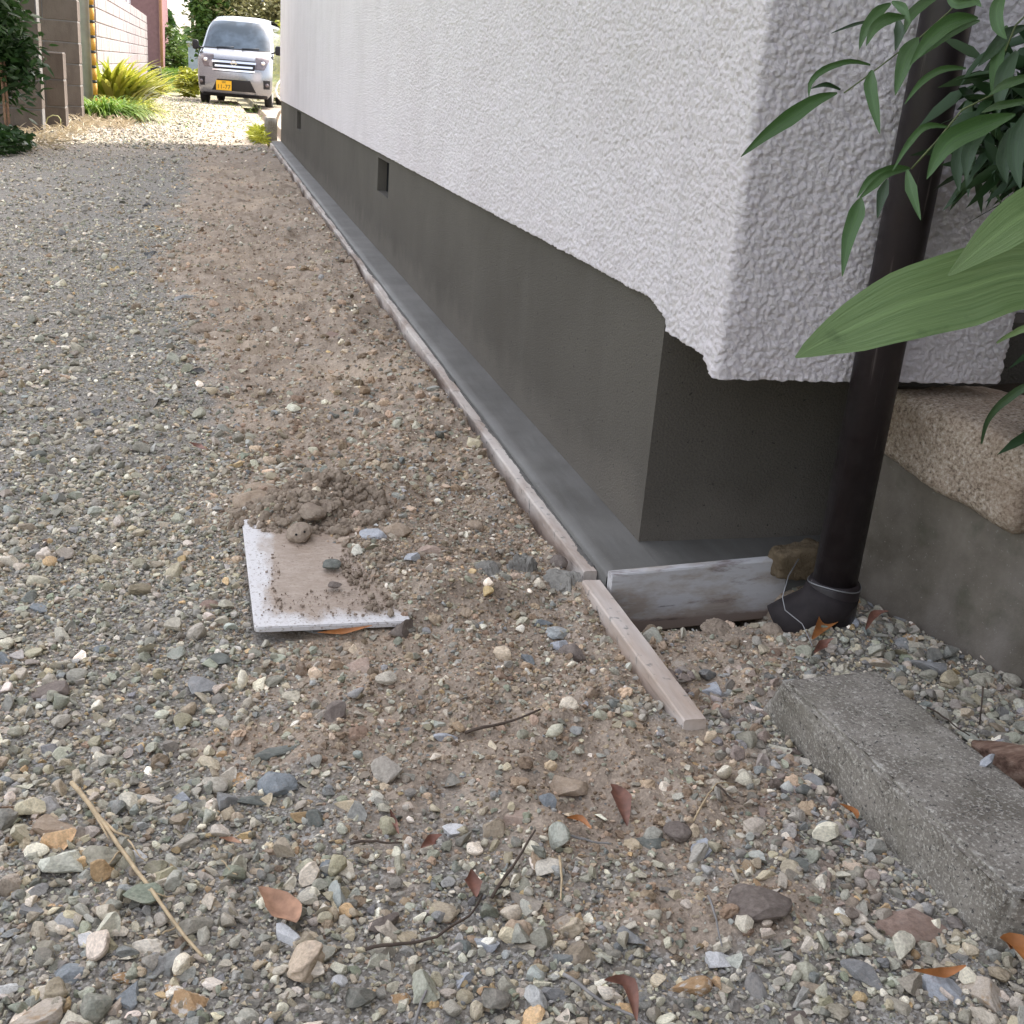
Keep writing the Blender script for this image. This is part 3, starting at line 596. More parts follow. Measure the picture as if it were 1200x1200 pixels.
# ------------------------------------------------------------------ retaining wall and the rough stones on it
def retaining():
    # face line from far to near
    fl = [(1.192, 1.92), (1.217, 1.831), (1.319, 1.473), (1.56, .62), (1.80, -.2)]
    d = np.r_[0, np.cumsum([math.hypot(fl[i + 1][0] - fl[i][0], fl[i + 1][1] - fl[i][1]) for i in range(4)])]
    t = np.arange(0, d[-1], .014); X = np.interp(t, d, [p[0] for p in fl]); Y = np.interp(t, d, [p[1] for p in fl]); nx, ny = -.96, -.27
    zs = np.r_[np.linspace(-.08, .30, 30)]; V = []
    for i in range(len(t)):
        zt = .302 + .02 * (vnoise(t[i] * 5, 0, 3) - .5) - .02 * sstep(.3, .6, t[i])
        for z in zs:
            zz = -.08 + (z + .08) * (zt + .08) / .38; q = (fbm(t[i] * 9, zz * 9, 3, 5) - .5) * .012
            V.append((X[i] + nx * q, Y[i] + ny * q, zz))
        V.append((X[i] + .012, Y[i], zt + .004)); V.append((X[i] + .14, Y[i] + .03, zt + .006)); V.append((X[i] + .145, Y[i] + .03, -.08))
    return mesh_np('retaining_wall', np.array(V), grid_faces(len(t), len(zs) + 3))
tag(link('retaining_wall', retaining(), M['retain'], None, True), 'low stained concrete retaining wall beneath the rough granite stones', 'retaining wall')
def block_stone(name, x0, x1, y0, y1, z0, z1, mat, label, cat, seed=0, shape=None, rz=0., amp=.012):
    V, Fc = ICO[4]; V = V.copy(); p = 9.0
    nrm = (np.abs(V) ** p).sum(1) ** (1 / p); V = V / nrm[:, None]
    s = np.array([(x1 - x0) / 2, (y1 - y0) / 2, (z1 - z0) / 2]); Q = V * s
    q = fbm(Q[:, 0] * 9 + Q[:, 2] * 7, Q[:, 1] * 9 - Q[:, 2] * 5, 4, seed) - .5; q2 = fbm(Q[:, 0] * 60 + Q[:, 2] * 40, Q[:, 1] * 60 + Q[:, 2] * 33, 3, seed + 2) - .5
    Q += V * (q[:, None] * amp * 2.2 + q2[:, None] * .006)
    if shape: Q = shape(Q, s)
    c, sn = math.cos(rz), math.sin(rz); Q = np.stack([Q[:, 0] * c - Q[:, 1] * sn, Q[:, 0] * sn + Q[:, 1] * c, Q[:, 2]], 1)
    o = link(name, mesh(name, Q, Fc), mat, None, True); o.location = ((x0 + x1) / 2, (y0 + y1) / 2, (z0 + z1) / 2)
    return tag(o, label, cat)
def big_shape(Q, s):
    t = Q[:, 1] / s[1]; k = Q[:, 2] < 0       # the bottom edge climbs towards the far end in a curve
    Q[:, 2] = np.where(k, Q[:, 2] * (1 - .42 * np.clip(t, -1, 1) ** 1) - .0, Q[:, 2] * (1 - .25 * np.clip(-t - .3, 0, 1)))
    return Q
block_stone('granite_stone', 1.215, 1.50, 1.55, 1.895, .286, .432, M['granite'], 'rough rusty brown granite stone sitting on the retaining wall by the drainpipe', 'stone', 3, big_shape, .26, .007)
block_stone('granite_stone', 1.30, 1.66, 1.12, 1.545, .27, .44, M['granite'], 'rough granite stone at the right edge of the frame, next to the rusty one', 'stone', 8, None, .26)
block_stone('mortar_lump', 1.045, 1.165, 1.875, 1.945, .025, .100, M['tanmortar'], 'tan mortar lump smeared over the far end of the blue-grey cross board', 'mortar', 5, None, .1, .02)
block_stone('pit_concrete', .76, .98, 1.925, 1.99, -.16, -.062, M['wetmortar'], 'dark concrete footing showing under the cross board', 'footing', 15, None, 0, .01)
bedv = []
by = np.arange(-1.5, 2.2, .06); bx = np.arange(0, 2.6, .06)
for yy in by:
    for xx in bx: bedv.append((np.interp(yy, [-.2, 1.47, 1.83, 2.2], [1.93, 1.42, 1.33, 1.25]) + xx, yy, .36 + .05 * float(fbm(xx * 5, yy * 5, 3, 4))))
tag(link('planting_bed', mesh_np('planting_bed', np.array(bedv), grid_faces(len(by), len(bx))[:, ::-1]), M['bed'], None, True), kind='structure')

# ------------------------------------------------------------------ white panel with soil on it
def m_tile():
    m = Mat('dusty_white_panel', .5, .4)
    sp = m.n('ShaderNodeSeparateXYZ'); m.t.links.new(m.co(), sp.inputs[0])
    # dirt covers the middle and the far side, the near and left margins stay clean
    a = m.math('MULTIPLY', m.math('SUBTRACT', sp.outputs[0], .018), 40.); b_ = m.math('MULTIPLY', m.math('SUBTRACT', sp.outputs[1], .020), 26.)
    f = m.math('MINIMUM', a, b_); nn = m.noise(16, 5, .65, m.co((1, .5, 1))); f = m.math('ADD', f, m.math('MULTIPLY', m.math('SUBTRACT', nn, .5), 4.2))
    bare = m.noise(7, 3, .5); f = m.math('SUBTRACT', f, m.math('MULTIPLY', m.g(bare, .56, .66), .9))
    d = m.mix(m.g(m.noise(45, 5, .7, m.co((1, 2.2, 1), rot=(0, 0, .5))), .3, .7), (.27, .20, .145, 1), (.42, .335, .265, 1))
    c = m.mix(m.g(f, -.4, 1.1), (.62, .60, .585, 1), d); c = m.mix(m.g(m.noise(190, 4, .75), .56, .64, 0., .8), c, (.20, .145, .105, 1))
    m.color(c); m.bump(m.noise(200, 4), .3, .002); return m.m
def tile():
    import bmesh
    bm = bmesh.new(); c = [(0, 0), (.262, .010), (.275, .49), (-.008, .492)]; r = .012; P = []
    for i, (x, y) in enumerate(c):
        pv = Vector(c[i - 1]); nx_ = Vector(c[(i + 1) % 4]); p = Vector((x, y)); a = (pv - p).normalized(); b_ = (nx_ - p).normalized()
        for k in range(5): t = k / 4; P.append((p + a * r * (1 - t) ** 2 + b_ * r * t ** 2))
    for z in (0,): f = bm.faces.new([bm.verts.new((p.x, p.y, 0)) for p in P])
    e = bmesh.ops.extrude_face_region(bm, geom=[f]); bmesh.ops.translate(bm, vec=(0, 0, .009), verts=[v for v in e['geom'] if isinstance(v, bmesh.types.BMVert)])
    bmesh.ops.recalc_face_normals(bm, faces=bm.faces)
    bmesh.ops.bevel(bm, geom=[e for e in bm.edges if all(v.co.z > .008 for v in e.verts)], offset=.002, segments=2, affect='EDGES')
    me = bpy.data.meshes.new('white_panel'); bm.to_mesh(me); bm.free(); return me
tl = link('white_slab', tile(), m_tile()); tl.location = (.062, 1.772, .0215); tl.rotation_euler = (math.radians(.4), math.radians(.8), 0)
tag(tl, 'white flat panel with rounded corners, dusted with brown soil, half buried in the gravel', 'panel')

def grit(name, pts, z, s0, s1, pal, seed, label):
    r = np.random.default_rng(seed); V0, F0 = ICO[1]; n = len(pts); sz = s0 * (s1 / s0) ** (r.random(n) ** 2)
    V = (V0[None] * (1 + .5 * (r.random((n, len(V0), 1)) - .5))) * sz[:, None, None] * r.uniform(.6, 1.3, (n, 1, 3)) + np.c_[pts, z + sz * .25][:, None, :]
    T = (np.array(F0)[None] + (np.arange(n) * len(V0))[:, None, None]).reshape(-1, 3)
    o = link(name, mesh_np(name, V.reshape(-1, 3), T), pal); return tag(o, label, None, None, 'stuff')
_r = np.random.default_rng(31); _n = 900; _p = np.stack([.075 + .23 * _r.random(_n) ** .8, 1.80 + .34 * _r.random(_n)], -1); _p = _p[(vnoise(_p[:, 0] * 22, _p[:, 1] * 22, 3) > .5) & inside(_p, TILE)]
grit('soil_grit', _p, .032, .0007, .0026, M['clod'], 32, 'brown grit strewn over the white slab')
def heap(name, cx, cy, rx, ry, n, s0, s1, seed, label, cut=None):
    r = np.random.default_rng(seed); a = r.uniform(0, 6.283, n); q = r.random(n) ** .6; p = np.stack([cx + rx * q * np.cos(a), cy + ry * q * np.sin(a)], -1)
    if cut is not None: p = p[cut(p)]
    V0, F0 = ICO[2]; n = len(p); sz = s0 * (s1 / s0) ** (r.random(n) ** 2.2); z = np.maximum(ground_h(p[:, 0], p[:, 1]), np.where(inside(p, TILE) & (p[:, 0] < .30), .031, -1)); off = r.random((n, 1)) * 50
    V = V0[None] * (1 + 1.0 * (fbm(V0[None, :, 0] * 2.5 + off + 5, V0[None, :, 1] * 2.5 + V0[None, :, 2] * 1.7 + 5, 3, 2) - .5))[..., None]
    V = V * sz[:, None, None] * r.uniform(.7, 1.3, (n, 1, 3)) + np.c_[p, z + sz * .35][:, None, :]; T = (np.array(F0)[None] + (np.arange(n) * len(V0))[:, None, None]).reshape(-1, 3)
    return tag(link(name, mesh_np(name, V.reshape(-1, 3), T), M['loose']), label, None, None, 'stuff')
heap('soil_heap', .19, 2.31, .17, .14, 1500, .0015, .012, 71, 'heap of sandy soil lumps behind the white slab', lambda p: (p[:, 1] > 2.14 + .4 * np.clip(.16 - p[:, 0], 0, 1)))
heap('spilled_soil', .29, 1.99, .06, .20, 500, .0010, .006, 72, 'soil crumbs spilling over the right side of the white slab', lambda p: p[:, 1] > 1.79)
# ------------------------------------------------------------------ stones one can pick out
RM = dict(blue=m_rock('stone_blue_grey', (.19, .205, .21, 1), (.30, .32, .325, 1)), tan=m_rock('stone_tan', (.30, .225, .155, 1), (.42, .33, .245, 1)),
          beige=m_rock('stone_beige', (.42, .35, .27, 1), (.55, .48, .40, 1), (.36, .25, .15, 1)), white=m_rock('stone_white', (.55, .54, .52, 1), (.72, .71, .69, 1)),
          orange=m_rock('stone_orange', (.36, .22, .11, 1), (.50, .34, .19, 1), (.60, .57, .52, 1)), green=m_rock('stone_green', (.13, .135, .115, 1), (.20, .205, .18, 1)),
          dark=m_rock('stone_dark', (.09, .09, .088, 1), (.15, .145, .14, 1)), brown=m_rock('stone_brown', (.15, .12, .10, 1), (.23, .19, .16, 1)),
          red=m_rock('stone_red', (.25, .17, .13, 1), (.34, .25, .20, 1)), pale=m_rock('stone_pale', (.36, .37, .38, 1), (.50, .51, .53, 1)), grey=m_rock('stone_grey', (.22, .215, .205, 1), (.32, .315, .30, 1)),
          pink=m_rock('stone_pink', (.36, .26, .20, 1), (.46, .36, .29, 1)), clod=m_rock('clod_lump', (.25, .195, .145, 1), (.36, .29, .22, 1)), mortar=M['crumb'], soil=M['soil'])
# px, py, width px, height px, material, tilt, label
ST = [(327, 920, 46, 40, 'blue', 'flat bluish grey stone with a smooth face, beside a dark green stone'),
 (66, 966, 50, 36, 'tan', 'blocky tan stone just below the straw stalk end at lower left'),
 (660, 917, 58, 36, 'tan', 'flat tan-brown stone below the end of the loose batten'),
 (213, 1168, 52, 48, 'orange', 'orange and white stone, largest of the lower left corner'),
 (343, 1095, 44, 30, 'white', 'bright white stone beside the pale orange dead leaf'),
 (319, 884, 56, 24, 'green', 'dark green-grey long stone above the flat bluish stone'),
 (438, 628, 34, 24, 'pale', 'pale grey rounded stone on the soil right of the white panel pile'),
 (464, 641, 34, 26, 'tan', 'yellowish tan smooth stone touching the pale grey rounded one'),
 (673, 765, 40, 42, 'brown', 'brown-grey wedge stone left of the loose batten'),
 (660, 750, 30, 18, 'pale', 'whitish stone leaning on the brown-grey wedge stone'),
 (633, 726, 28, 18, 'blue', 'small light bluish stone below the mortar lumps'),
 (472, 744, 38, 36, 'brown', 'angular grey-brown stone at the near right corner of the white panel'),
 (421, 785, 48, 30, 'pink', 'flat pinkish tan stone below the white panel'),
 (364, 733, 46, 20, 'grey', 'grey stone pressed against the front edge of the white panel'),
 (420, 730, 30, 22, 'blue', 'slate-blue stone beside the front edge of the white panel'),
 (556, 622, 22, 30, 'tan', 'upright tan pebble in the soil near the mortar strip'),
 (58, 812, 44, 32, 'brown', 'brown-grey stone near the left edge, above the straw stalk'),
 (253, 774, 40, 18, 'green', 'mossy green-grey flat stone left below the white panel'),
 (238, 803, 38, 26, 'grey', 'light grey stone next to the mossy green-grey one'),
 (392, 850, 34, 32, 'brown', 'dark grey-brown boulder-like stone below the pinkish flat stone'),
 (840, 1123, 34, 38, 'white', 'sharp pure white chip of stone at the lower right'),
 (665, 1080, 36, 44, 'beige', 'cream and beige stone standing near the bottom centre'),
 (570, 1108, 36, 28, 'pale', 'pale bluish stone with a flat top near the bottom centre'),
 (546, 1142, 32, 28, 'pale', 'pale grey stone just left below the pale bluish one'),
 (810, 1152, 54, 26, 'orange', 'long orange-tan stone near the bottom edge'),
 (466, 1164, 28, 26, 'orange', 'small ochre cube-like stone near the bottom edge'),
 (887, 1075, 84, 44, 'brown', 'broad flat dark brown stone, the darkest large one before the concrete slab'),
 (1066, 1082, 92, 50, 'red', 'largest reddish brown stone, against the near end of the concrete slab'),
 (1107, 1155, 48, 32, 'pale', 'grey-blue rounded stone in the lower right corner'),
 (1150, 1158, 52, 44, 'beige', 'pale beige lump of stone in the lower right corner'),
 (1010, 1140, 46, 30, 'grey', 'grey stone below the broad reddish brown one'),
 (450, 1079, 36, 44, 'brown', 'dark brown diamond-shaped stone in the bottom gravel'),
 (528, 970, 30, 24, 'white', 'off-white stone beside a small reddish dead leaf'),
 (44, 1188, 62, 44, 'beige', 'large beige stone cut by the bottom left edge'),
 (78, 1145, 38, 34, 'blue', 'light blue-grey stone above the large beige corner stone'),
 (30, 1068, 40, 24, 'grey', 'grey-violet stone near the left edge'),
 (704, 632, 1, 1, 'grey', ''),
 (954, 915, 26, 46, 'grey', 'upright grey stone wedged against the concrete slab side'),
 (645, 915, 1, 1, 'tan', ''),
 (928, 875, 26, 40, 'brown', 'brown upright stone beside the far end of the concrete slab'),
 (792, 978, 36, 26, 'brown', 'rounded brown stone in the soil below the batten end'),
 (766, 1030, 1, 1, 'green', ''),
 (828, 992, 36, 28, 'pale', 'pale crumbly stone in the soil between batten and slab'),
 (762, 985, 34, 24, 'green', 'dark greenish stone in the soil below the batten'),
 (607, 962, 40, 22, 'pink', 'pinkish grey stone left of the reddish dead leaf pair'),
 (640, 945, 26, 22, 'blue', 'small bluish stone beneath the flat tan-brown stone'),
 (935, 1015, 40, 22, 'green', 'greenish flat stone close to the concrete slab'),
 (843, 735, 44, 24, 'clod', 'tan clod of earth under the cross board'),
 (905, 740, 24, 22, 'clod', 'round tan clod of earth at the foot of the drainpipe'),
 (795, 773, 18, 14, 'beige', 'small cream-yellow stone right of the batten'),
 (838, 800, 34, 26, 'pale', 'pale grey-green stone between batten and slab'),
 (1000, 745, 20, 26, 'pale', 'white-streaked grey stone at the foot of the drainpipe'),
 (1062, 760, 24, 26, 'orange', 'square yellowish stone in the strip beside the retaining wall'),
 (1056, 730, 26, 24, 'grey', 'grey stone touching the retaining wall near the drainpipe'),
 (1085, 788, 44, 26, 'grey', 'largest grey stone in the strip between slab and retaining wall'),
 (1035, 773, 28, 12, 'beige', 'flat cream stone on the far end of the slab'),
 (1158, 890, 28, 12, 'pale', 'small pale green stone lying on top of the slab'),
 (388, 664, 24, 13, 'green', 'dark grey pebble lying on the white panel'),
 (392, 687, 17, 8, 'brown', 'small brown pebble lying on the white panel below the dark grey one'),
 (480, 676, 26, 22, 'pale', 'light grey angular stone right of the white panel'),
 (504, 663, 32, 24, 'pink', 'pinkish beige stone right of the light grey angular one'),
 (618, 772, 20, 22, 'blue', 'blue-white small stone alone on the brown soil'),
 (524, 676, 1, 1, 'blue', ''),
 (612, 668, 40, 46, 'mortar', 'largest dark grey lump of spilled mortar on the soil'),
 (573, 684, 38, 24, 'mortar', 'flat dark grey mortar crumb left of the largest mortar lump'),
 (662, 688, 62, 30, 'mortar', 'grey mortar heap pushed against the corner of the boards'),
 (653, 664, 24, 26, 'brown', 'dark rust brown stone against the form board'),
 (352, 624, 34, 30, 'clod', 'round brown ball of earth with two small holes, lying on the white panel corner'),
 (364, 606, 36, 26, 'clod', 'sandy rounded clod just behind the round ball of earth'),
 (382, 600, 32, 26, 'clod', 'pale sandy clod at the right of the soil pile'),
 (296, 602, 46, 26, 'tan', 'smooth sandy brown stone at the far left corner of the white panel'),
 (305, 584, 42, 16, 'tan', 'flat brownish stone behind the smooth sandy one'),
 (394, 607, 1, 1, 'tan', ''),
 (230, 433, 20, 14, 'dark', 'dark pointed stone out in the middle of the drive'),
 (125, 370, 15, 10, 'green', 'lone dark rounded stone on the left of the drive'),
 (178, 299, 17, 8, 'dark', 'darkest small stone farther up the drive'),
 (172, 240, 13, 9, 'dark', 'farthest dark stone on the drive'),
 (216, 350, 36, 10, 'grey', 'long flat grey stone flush in the drive'),
 (118, 486, 20, 8, 'brown', 'small flat dark sliver of stone on the left of the drive'),
 (45, 526, 18, 14, 'green', 'rounded grey-green stone on the left, far from the panel'),
 (205, 662, 20, 16, 'pink', 'orange-pink chip left of the white panel'),
 (122, 758, 22, 18, 'blue', 'slate-blue chip with a pale face at the left'),
 (46, 712, 24, 14, 'blue', 'slate-blue flat stone near the left edge'),
 (6, 772, 22, 30, 'blue', 'dark blue-grey stone cut by the left edge'),
 (245, 708, 22, 14, 'red', 'smooth purplish stone left of the panel near corner'),
 (522, 866, 30, 12, 'pale', 'thin pale stone left of the dark stick'),
 (735, 345, 1, 1, 'tan', ''),
 (240, 390, 34, 20, 'clod', 'reddish crumbling clod by the dug soil up the drive'),
 (390, 396, 26, 10, 'red', 'reddish flat stone in the dug soil near the form board'),
 (344, 353, 12, 11, 'orange', 'small yellow-orange stone in the dug soil'),
 (745, 998, 1, 1, 'tan', ''),
 (268, 940, 36, 34, 'grey', 'light grey upright stone left of the flat bluish stone'),
 (283, 912, 30, 24, 'orange', 'orange-brown stone above left of the flat bluish stone'),
 (300, 938, 42, 18, 'green', 'greenish flat stone under the flat bluish stone'),
 (367, 960, 28, 32, 'green', 'rough dark greenish stone right of the flat bluish stone'),
 (415, 905, 1, 1, 'grey', ''),
 (215, 932, 26, 24, 'pale', 'pale grey stone right of the straw stalk'),
 (163, 1000, 26, 20, 'white', 'small white stone touching the straw stalk'),
 (102, 1100, 26, 22, 'white', 'small white stone left of the lower straw stalk'),
 (145, 1142, 24, 18, 'orange', 'small orange stone above the orange and white one'),
 (150, 1162, 36, 34, 'blue', 'blue-grey stone left of the orange and white one'),
 (388, 1016, 26, 20, 'blue', 'small steel-grey stone in the bottom gravel centre'),
 (397, 1146, 20, 16, 'white', 'small white pebble near the bottom edge'),
 (740, 1100, 40, 22, 'grey', 'grey stone left of the pure white chip'),
 (640, 1160, 46, 30, 'grey', 'grey lump of stone by the grey twig at the bottom'),
 (930, 1190, 40, 30, 'brown', 'brown stone cut by the bottom edge at the right')]
rs = np.random.default_rng(12)
for (px, py, wpx, hpx, mt, lab) in ST:
    if not lab: continue
    p = on_z(px, py, .045 if 'pile' in lab or 'ball' in lab else (.036 if 'on the white panel' in lab else .006)); dist = (p - Vector(CAMC)).length; wd = wpx / F_PX * dist; gz = float(ground_h(np.array(p.x), np.array(p.y)))
    e = math.atan2(CAM_H, math.hypot(p.x, p.y)); hp = hpx / F_PX * dist; fl_ = min(.9, max(.42, hp / wd * .75))
    dy = min(wd * 1.05, max(wd * .5, (hp - wd * fl_ * .4 * math.cos(e)) / math.sin(e) if hp > 0 else wd)); 
    k = dict(clod=(4, 4, (.7, .95), .35, .5), mortar=(4, 6, (.5, .9), .45, .3), soil=(3, 4, (.7, .95), .12, .5)).get(mt, (4, 9, (.30, .68), .09, .06))
    if 'round' in lab or 'smooth' in lab or 'pebble' in lab: k = (4, 6, (.6, .9), .12, .3)
    me = rock_mesh('stone', rs, *k)
    nm = {'clod': 'earth_clod', 'mortar': 'mortar_lump'}.get(mt, 'stone')
    o = link(nm, me, RM[mt]); h = wd * fl_
    onp_ = 'on the white panel' in lab; gz2 = .036 if onp_ and 'pebble' in lab else gz
    if 'on top of the slab' in lab: p = on_z(px, py, .095); gz2 = .088
    if 'far end of the slab' in lab: p = on_z(px, py, .095); gz2 = .085
    o.location = (p.x, p.y, gz2 + h * (.03 if gz2 == gz else .25)); o.scale = (wd / 2, dy / 2, h / 2); o.rotation_euler = (rs.normal(0, .12), rs.normal(0, .12), rs.normal(0, .35) - .25)
    if nm == 'earth_clod' and 'two small holes' in lab:
        o.location = (p.x, p.y, max(gz, .035) + h * .22); bpy.context.view_layer.update()
        for q in (-1, 1):
            dv = (Vector(CAMC) - o.location).normalized(); sv = dv.cross(Vector((0, 0, 1))).normalized(); cc = o.location + dv * wd * .46 - sv * q * .008 + Vector((0, 0, .003 * q))
            d_ = link('hole', mesh('hole', ICO[1][0] * .0024, ICO[1][1]), M['dark'], o); d_.location = cc  # dark beads on the surface stand for the shade inside the holes
    tag(o, lab, {'clod': 'clod', 'mortar': 'mortar lump'}.get(mt, 'stone'), 'stones one can pick out of the gravel' if nm == 'stone' else None)
# a heavy scatter of mid-sized stones in the strip beside the retaining wall and along the slab
def strip_pts(n, seed):
    r = np.random.default_rng(seed); y = r.uniform(.95, 1.86, n); x0 = np.where(y < 1.47, 1.06, .95); x1 = np.interp(y, [.95, 1.47, 1.83], [1.47, 1.31, 1.215]); x = x0 + (x1 - x0) * r.random(n)
    p = np.stack([x, y], -1); return p[ok(p, .006)]
sp_ = strip_pts(420, 5); scatter('strip_gravel', stone_col, sp_, np.random.default_rng(4).uniform(.006, .016, len(sp_)), (.4, .8), PAL, PW, 14, (.1, .6), 77, 'weathered stones piled in the strip along the retaining wall')
sp_ = np.stack([np.random.default_rng(6).uniform(.70, .90, 260), np.random.default_rng(8).uniform(.95, 1.62, 260)], -1); sp_ = sp_[ok(sp_, .01)]
scatter('soil_stones', stone_col, sp_, np.random.default_rng(4).uniform(.006, .014, len(sp_)), (.5, .85), np.array([lin(c)[:3] for c in ('9a8d80', '8a7b6e', 'a59a8e', '93908a')]), np.ones(4) / 4, 14, (0, .5), 78, 'brownish stones mixed in the soil below the batten')

# ------------------------------------------------------------------ leaves, straw, twigs
def leaf_blade(name, pts, widths, mat, parent=None, fold=.18, up=None, nseg=14, ncr=7, curl=0., wave=0.):
    "blade along a polyline of points; widths are half widths; 'vein' stores the position across"
    P = [Vector(p) for p in pts]; n = len(P); d = [0]
    for i in range(1, n): d.append(d[-1] + (P[i] - P[i - 1]).length)
    def cat(t):
        for i in range(n - 1):
            if t <= d[i + 1] or i == n - 2:
                u = (t - d[i]) / max(1e-9, d[i + 1] - d[i]); p0 = P[max(i - 1, 0)]; p1 = P[i]; p2 = P[i + 1]; p3 = P[min(i + 2, n - 1)]
                return .5 * ((2 * p1) + (p2 - p0) * u + (2 * p0 - 5 * p1 + 4 * p2 - p3) * u * u + (3 * p1 - p0 - 3 * p2 + p3) * u ** 3)
    V = []; vein = []; along = []
    for i in range(nseg + 1):
        t = d[-1] * i / nseg; c = cat(min(t, d[-1])); tn = (cat(min(t + .001, d[-1])) - cat(max(t - .001, 0))).normalized()
        u_ = up if up is not None else (Vector(CAMC) - c).normalized()
        side = tn.cross(u_).normalized(); nr = side.cross(tn).normalized(); w_ = float(np.interp(t, d, widths))
        for k in range(ncr):
            s = k / (ncr - 1) * 2 - 1
            V.append(c + side * s * w_ - nr * (abs(s) ** 1.5) * w_ * fold * -1 * (1 if curl == 0 else curl) + nr * wave * w_ * math.sin(t * 60 + s)); vein.append(s); along.append(t)
    me = mesh_np(name, np.array([tuple(v) for v in V]), grid_faces(nseg + 1, ncr)); addattr(me, 'vein', vein); addattr(me, 'along', along)
    return link(name, me, mat, parent, True)
ML = dict(big=m_leafy('broad_green_leaf', (.115, .185, .065, 1), (.185, .265, .105, 1)), nan=m_leafy('bamboo_leaf', (.038, .088, .020, 1), (.065, .13, .032, 1), trans=.1),
          nan2=m_leafy('dark_bamboo_leaf', (.020, .045, .016, 1), (.034, .07, .022, 1), trans=.08),
          dry=simple('dead_leaf_tan', (.42, .24, .15, 1), .7, .3, 0, .4, 60), dryb=simple('dead_leaf_brown', (.20, .09, .06, 1), .6, .4, 0, .4, 60), dryo=simple('dead_leaf_orange', (.38, .15, .045, 1), .55, .4, 0, .35, 50),
          straw=simple('straw', (.50, .38, .23, 1), .7, .3, 0, .3, 90), twig=simple('twig_bark', (.10, .075, .058, 1), .85, .2, 0, .3, 60), gtwig=simple('grey_twig', (.25, .235, .22, 1), .8, .2, 0, .3, 60),
          stem=simple('green_stem', (.10, .12, .045, 1), .6, .3, 0, .3, 40), bark=m_board('rotten_bark', (.36, .24, .17, 1), (.20, .12, .08, 1), (.1, 1, 1)))
def gpt(px, py, lift=.006): p = on_z(px, py, lift); p.z = float(ground_h(np.array(p.x), np.array(p.y))) + lift; return p
def dry_leaf(pxs, wpx, mt, label, lift=.014, fold=.5, tip=.012):
    P = [gpt(x, y, lift + (tip if i in (0, len(pxs) - 1) else 0)) for i, (x, y) in enumerate(pxs)]; dist = (P[0] - Vector(CAMC)).length; w_ = wpx / F_PX * dist / 2; n = len(P)
    ws = [.0008] + [w_ * (1 if n == 3 else (.85 if i in (1,) else 1)) for i in range(1, n - 1)] + [.0008]
    o = leaf_blade('dead_leaf', P, ws, ML[mt], None, fold, Vector((.1, -.35, .93)), 12, 7, 1, .12); return tag(o, label, 'leaf', 'dead leaves on the ground')
dry_leaf([(303, 1037), (322, 1056), (338, 1072), (347, 1080)], 34, 'dry', 'pale orange dead leaf lying flat above the white stone')
dry_leaf([(457, 948), (461, 962), (467, 980)], 8, 'dryb', 'thin dark red dead leaf standing in the gravel below centre')
dry_leaf([(552, 1022), (553, 1040), (558, 1053)], 22, 'dryb', 'small folded brown dead leaf near the bottom twig')
dry_leaf([(716, 915), (726, 933), (735, 965)], 26, 'dryb', 'twisted reddish brown dead leaf below the batten end')
dry_leaf([(493, 1000), (506, 986), (518, 978)], 16, 'dryb', 'small reddish dead leaf beside an off-white stone')
dry_leaf([(950, 757), (968, 742), (988, 733)], 24, 'dryo', 'bright orange dead leaf at the foot of the drainpipe', .014)
dry_leaf([(952, 775), (962, 765), (975, 758)], 12, 'dryb', 'brown dead leaf under the bright orange one', .012)
dry_leaf([(1070, 1136), (1105, 1138), (1133, 1128)], 12, 'dryo', 'long narrow orange dead leaf by the reddish brown stone', .02)
dry_leaf([(708, 1150), (735, 1155), (746, 1195)], 20, 'dryb', 'curled dark brown dead leaf at the bottom edge')
dry_leaf([(664, 964), (678, 968), (692, 976)], 12, 'dryo', 'little ochre dead leaf below the flat tan-brown stone')
dry_leaf([(372, 748), (400, 745), (436, 737)], 9, 'dryo', 'rusty strip of dead leaf at the front edge of the white panel')
dry_leaf([(1172, 1098), (1190, 1112), (1215, 1140)], 34, 'dryo', 'large orange-red dead leaf at the right edge below the slab', .03)
dry_leaf([(222, 517), (231, 523), (242, 527)], 10, 'dryb', 'rust red dead leaf out on the drive')
dry_leaf([(985, 938), (1000, 948), (1005, 955)], 12, 'dryo', 'small orange dead leaf tucked under the slab edge', .02)
dry_leaf([(257, 983), (270, 987), (283, 990)], 9, 'dry', 'little pinkish dead leaf flake right of the straw stalk')
dry_leaf([(1012, 750), (1020, 740), (1038, 732)], 10, 'dryb', 'narrow brown dead leaf in the strip beside the retaining wall', .03)
def twig(name, pxs, r, mt, label, cat='twig', lift=.012, branch=(), lifts=None):
    P = [gpt(x, y, (lifts[i] if lifts else lift)) for i, (x, y) in enumerate(pxs)]; n = len(P); m_ = MB()
    Q = [];
    for i in range(n - 1):
        for k in range(4): Q.append(P[i].lerp(P[i + 1], k / 4) + Vector((0, 0, .002 * math.sin(i * 3 + k))))
    Q.append(P[-1]); m_.tube(Q, [r * (1 - .5 * i / len(Q)) for i in range(len(Q))], 7)
    for b_ in branch: m_.tube([gpt(x, y, lift) for (x, y) in b_], [r * .6] * (len(b_) - 1) + [r * .15], 6)
    return tag(m_.build(name, ML[mt], None, True), label, cat)
twig('straw_stalk', [(84, 918), (122, 965), (160, 1022), (200, 1075), (237, 1120)], .0032, 'straw', 'long pale straw stalk with a frayed side shoot lying on the gravel at lower left', 'straw', .016, [[(118, 958), (135, 975), (152, 981)], [(100, 936), (118, 965), (128, 985)]])
twig('stick', [(545, 861), (588, 855), (632, 848)], .0026, 'twig', 'straight dark stick lying on brown soil below the boards', 'stick', .010)
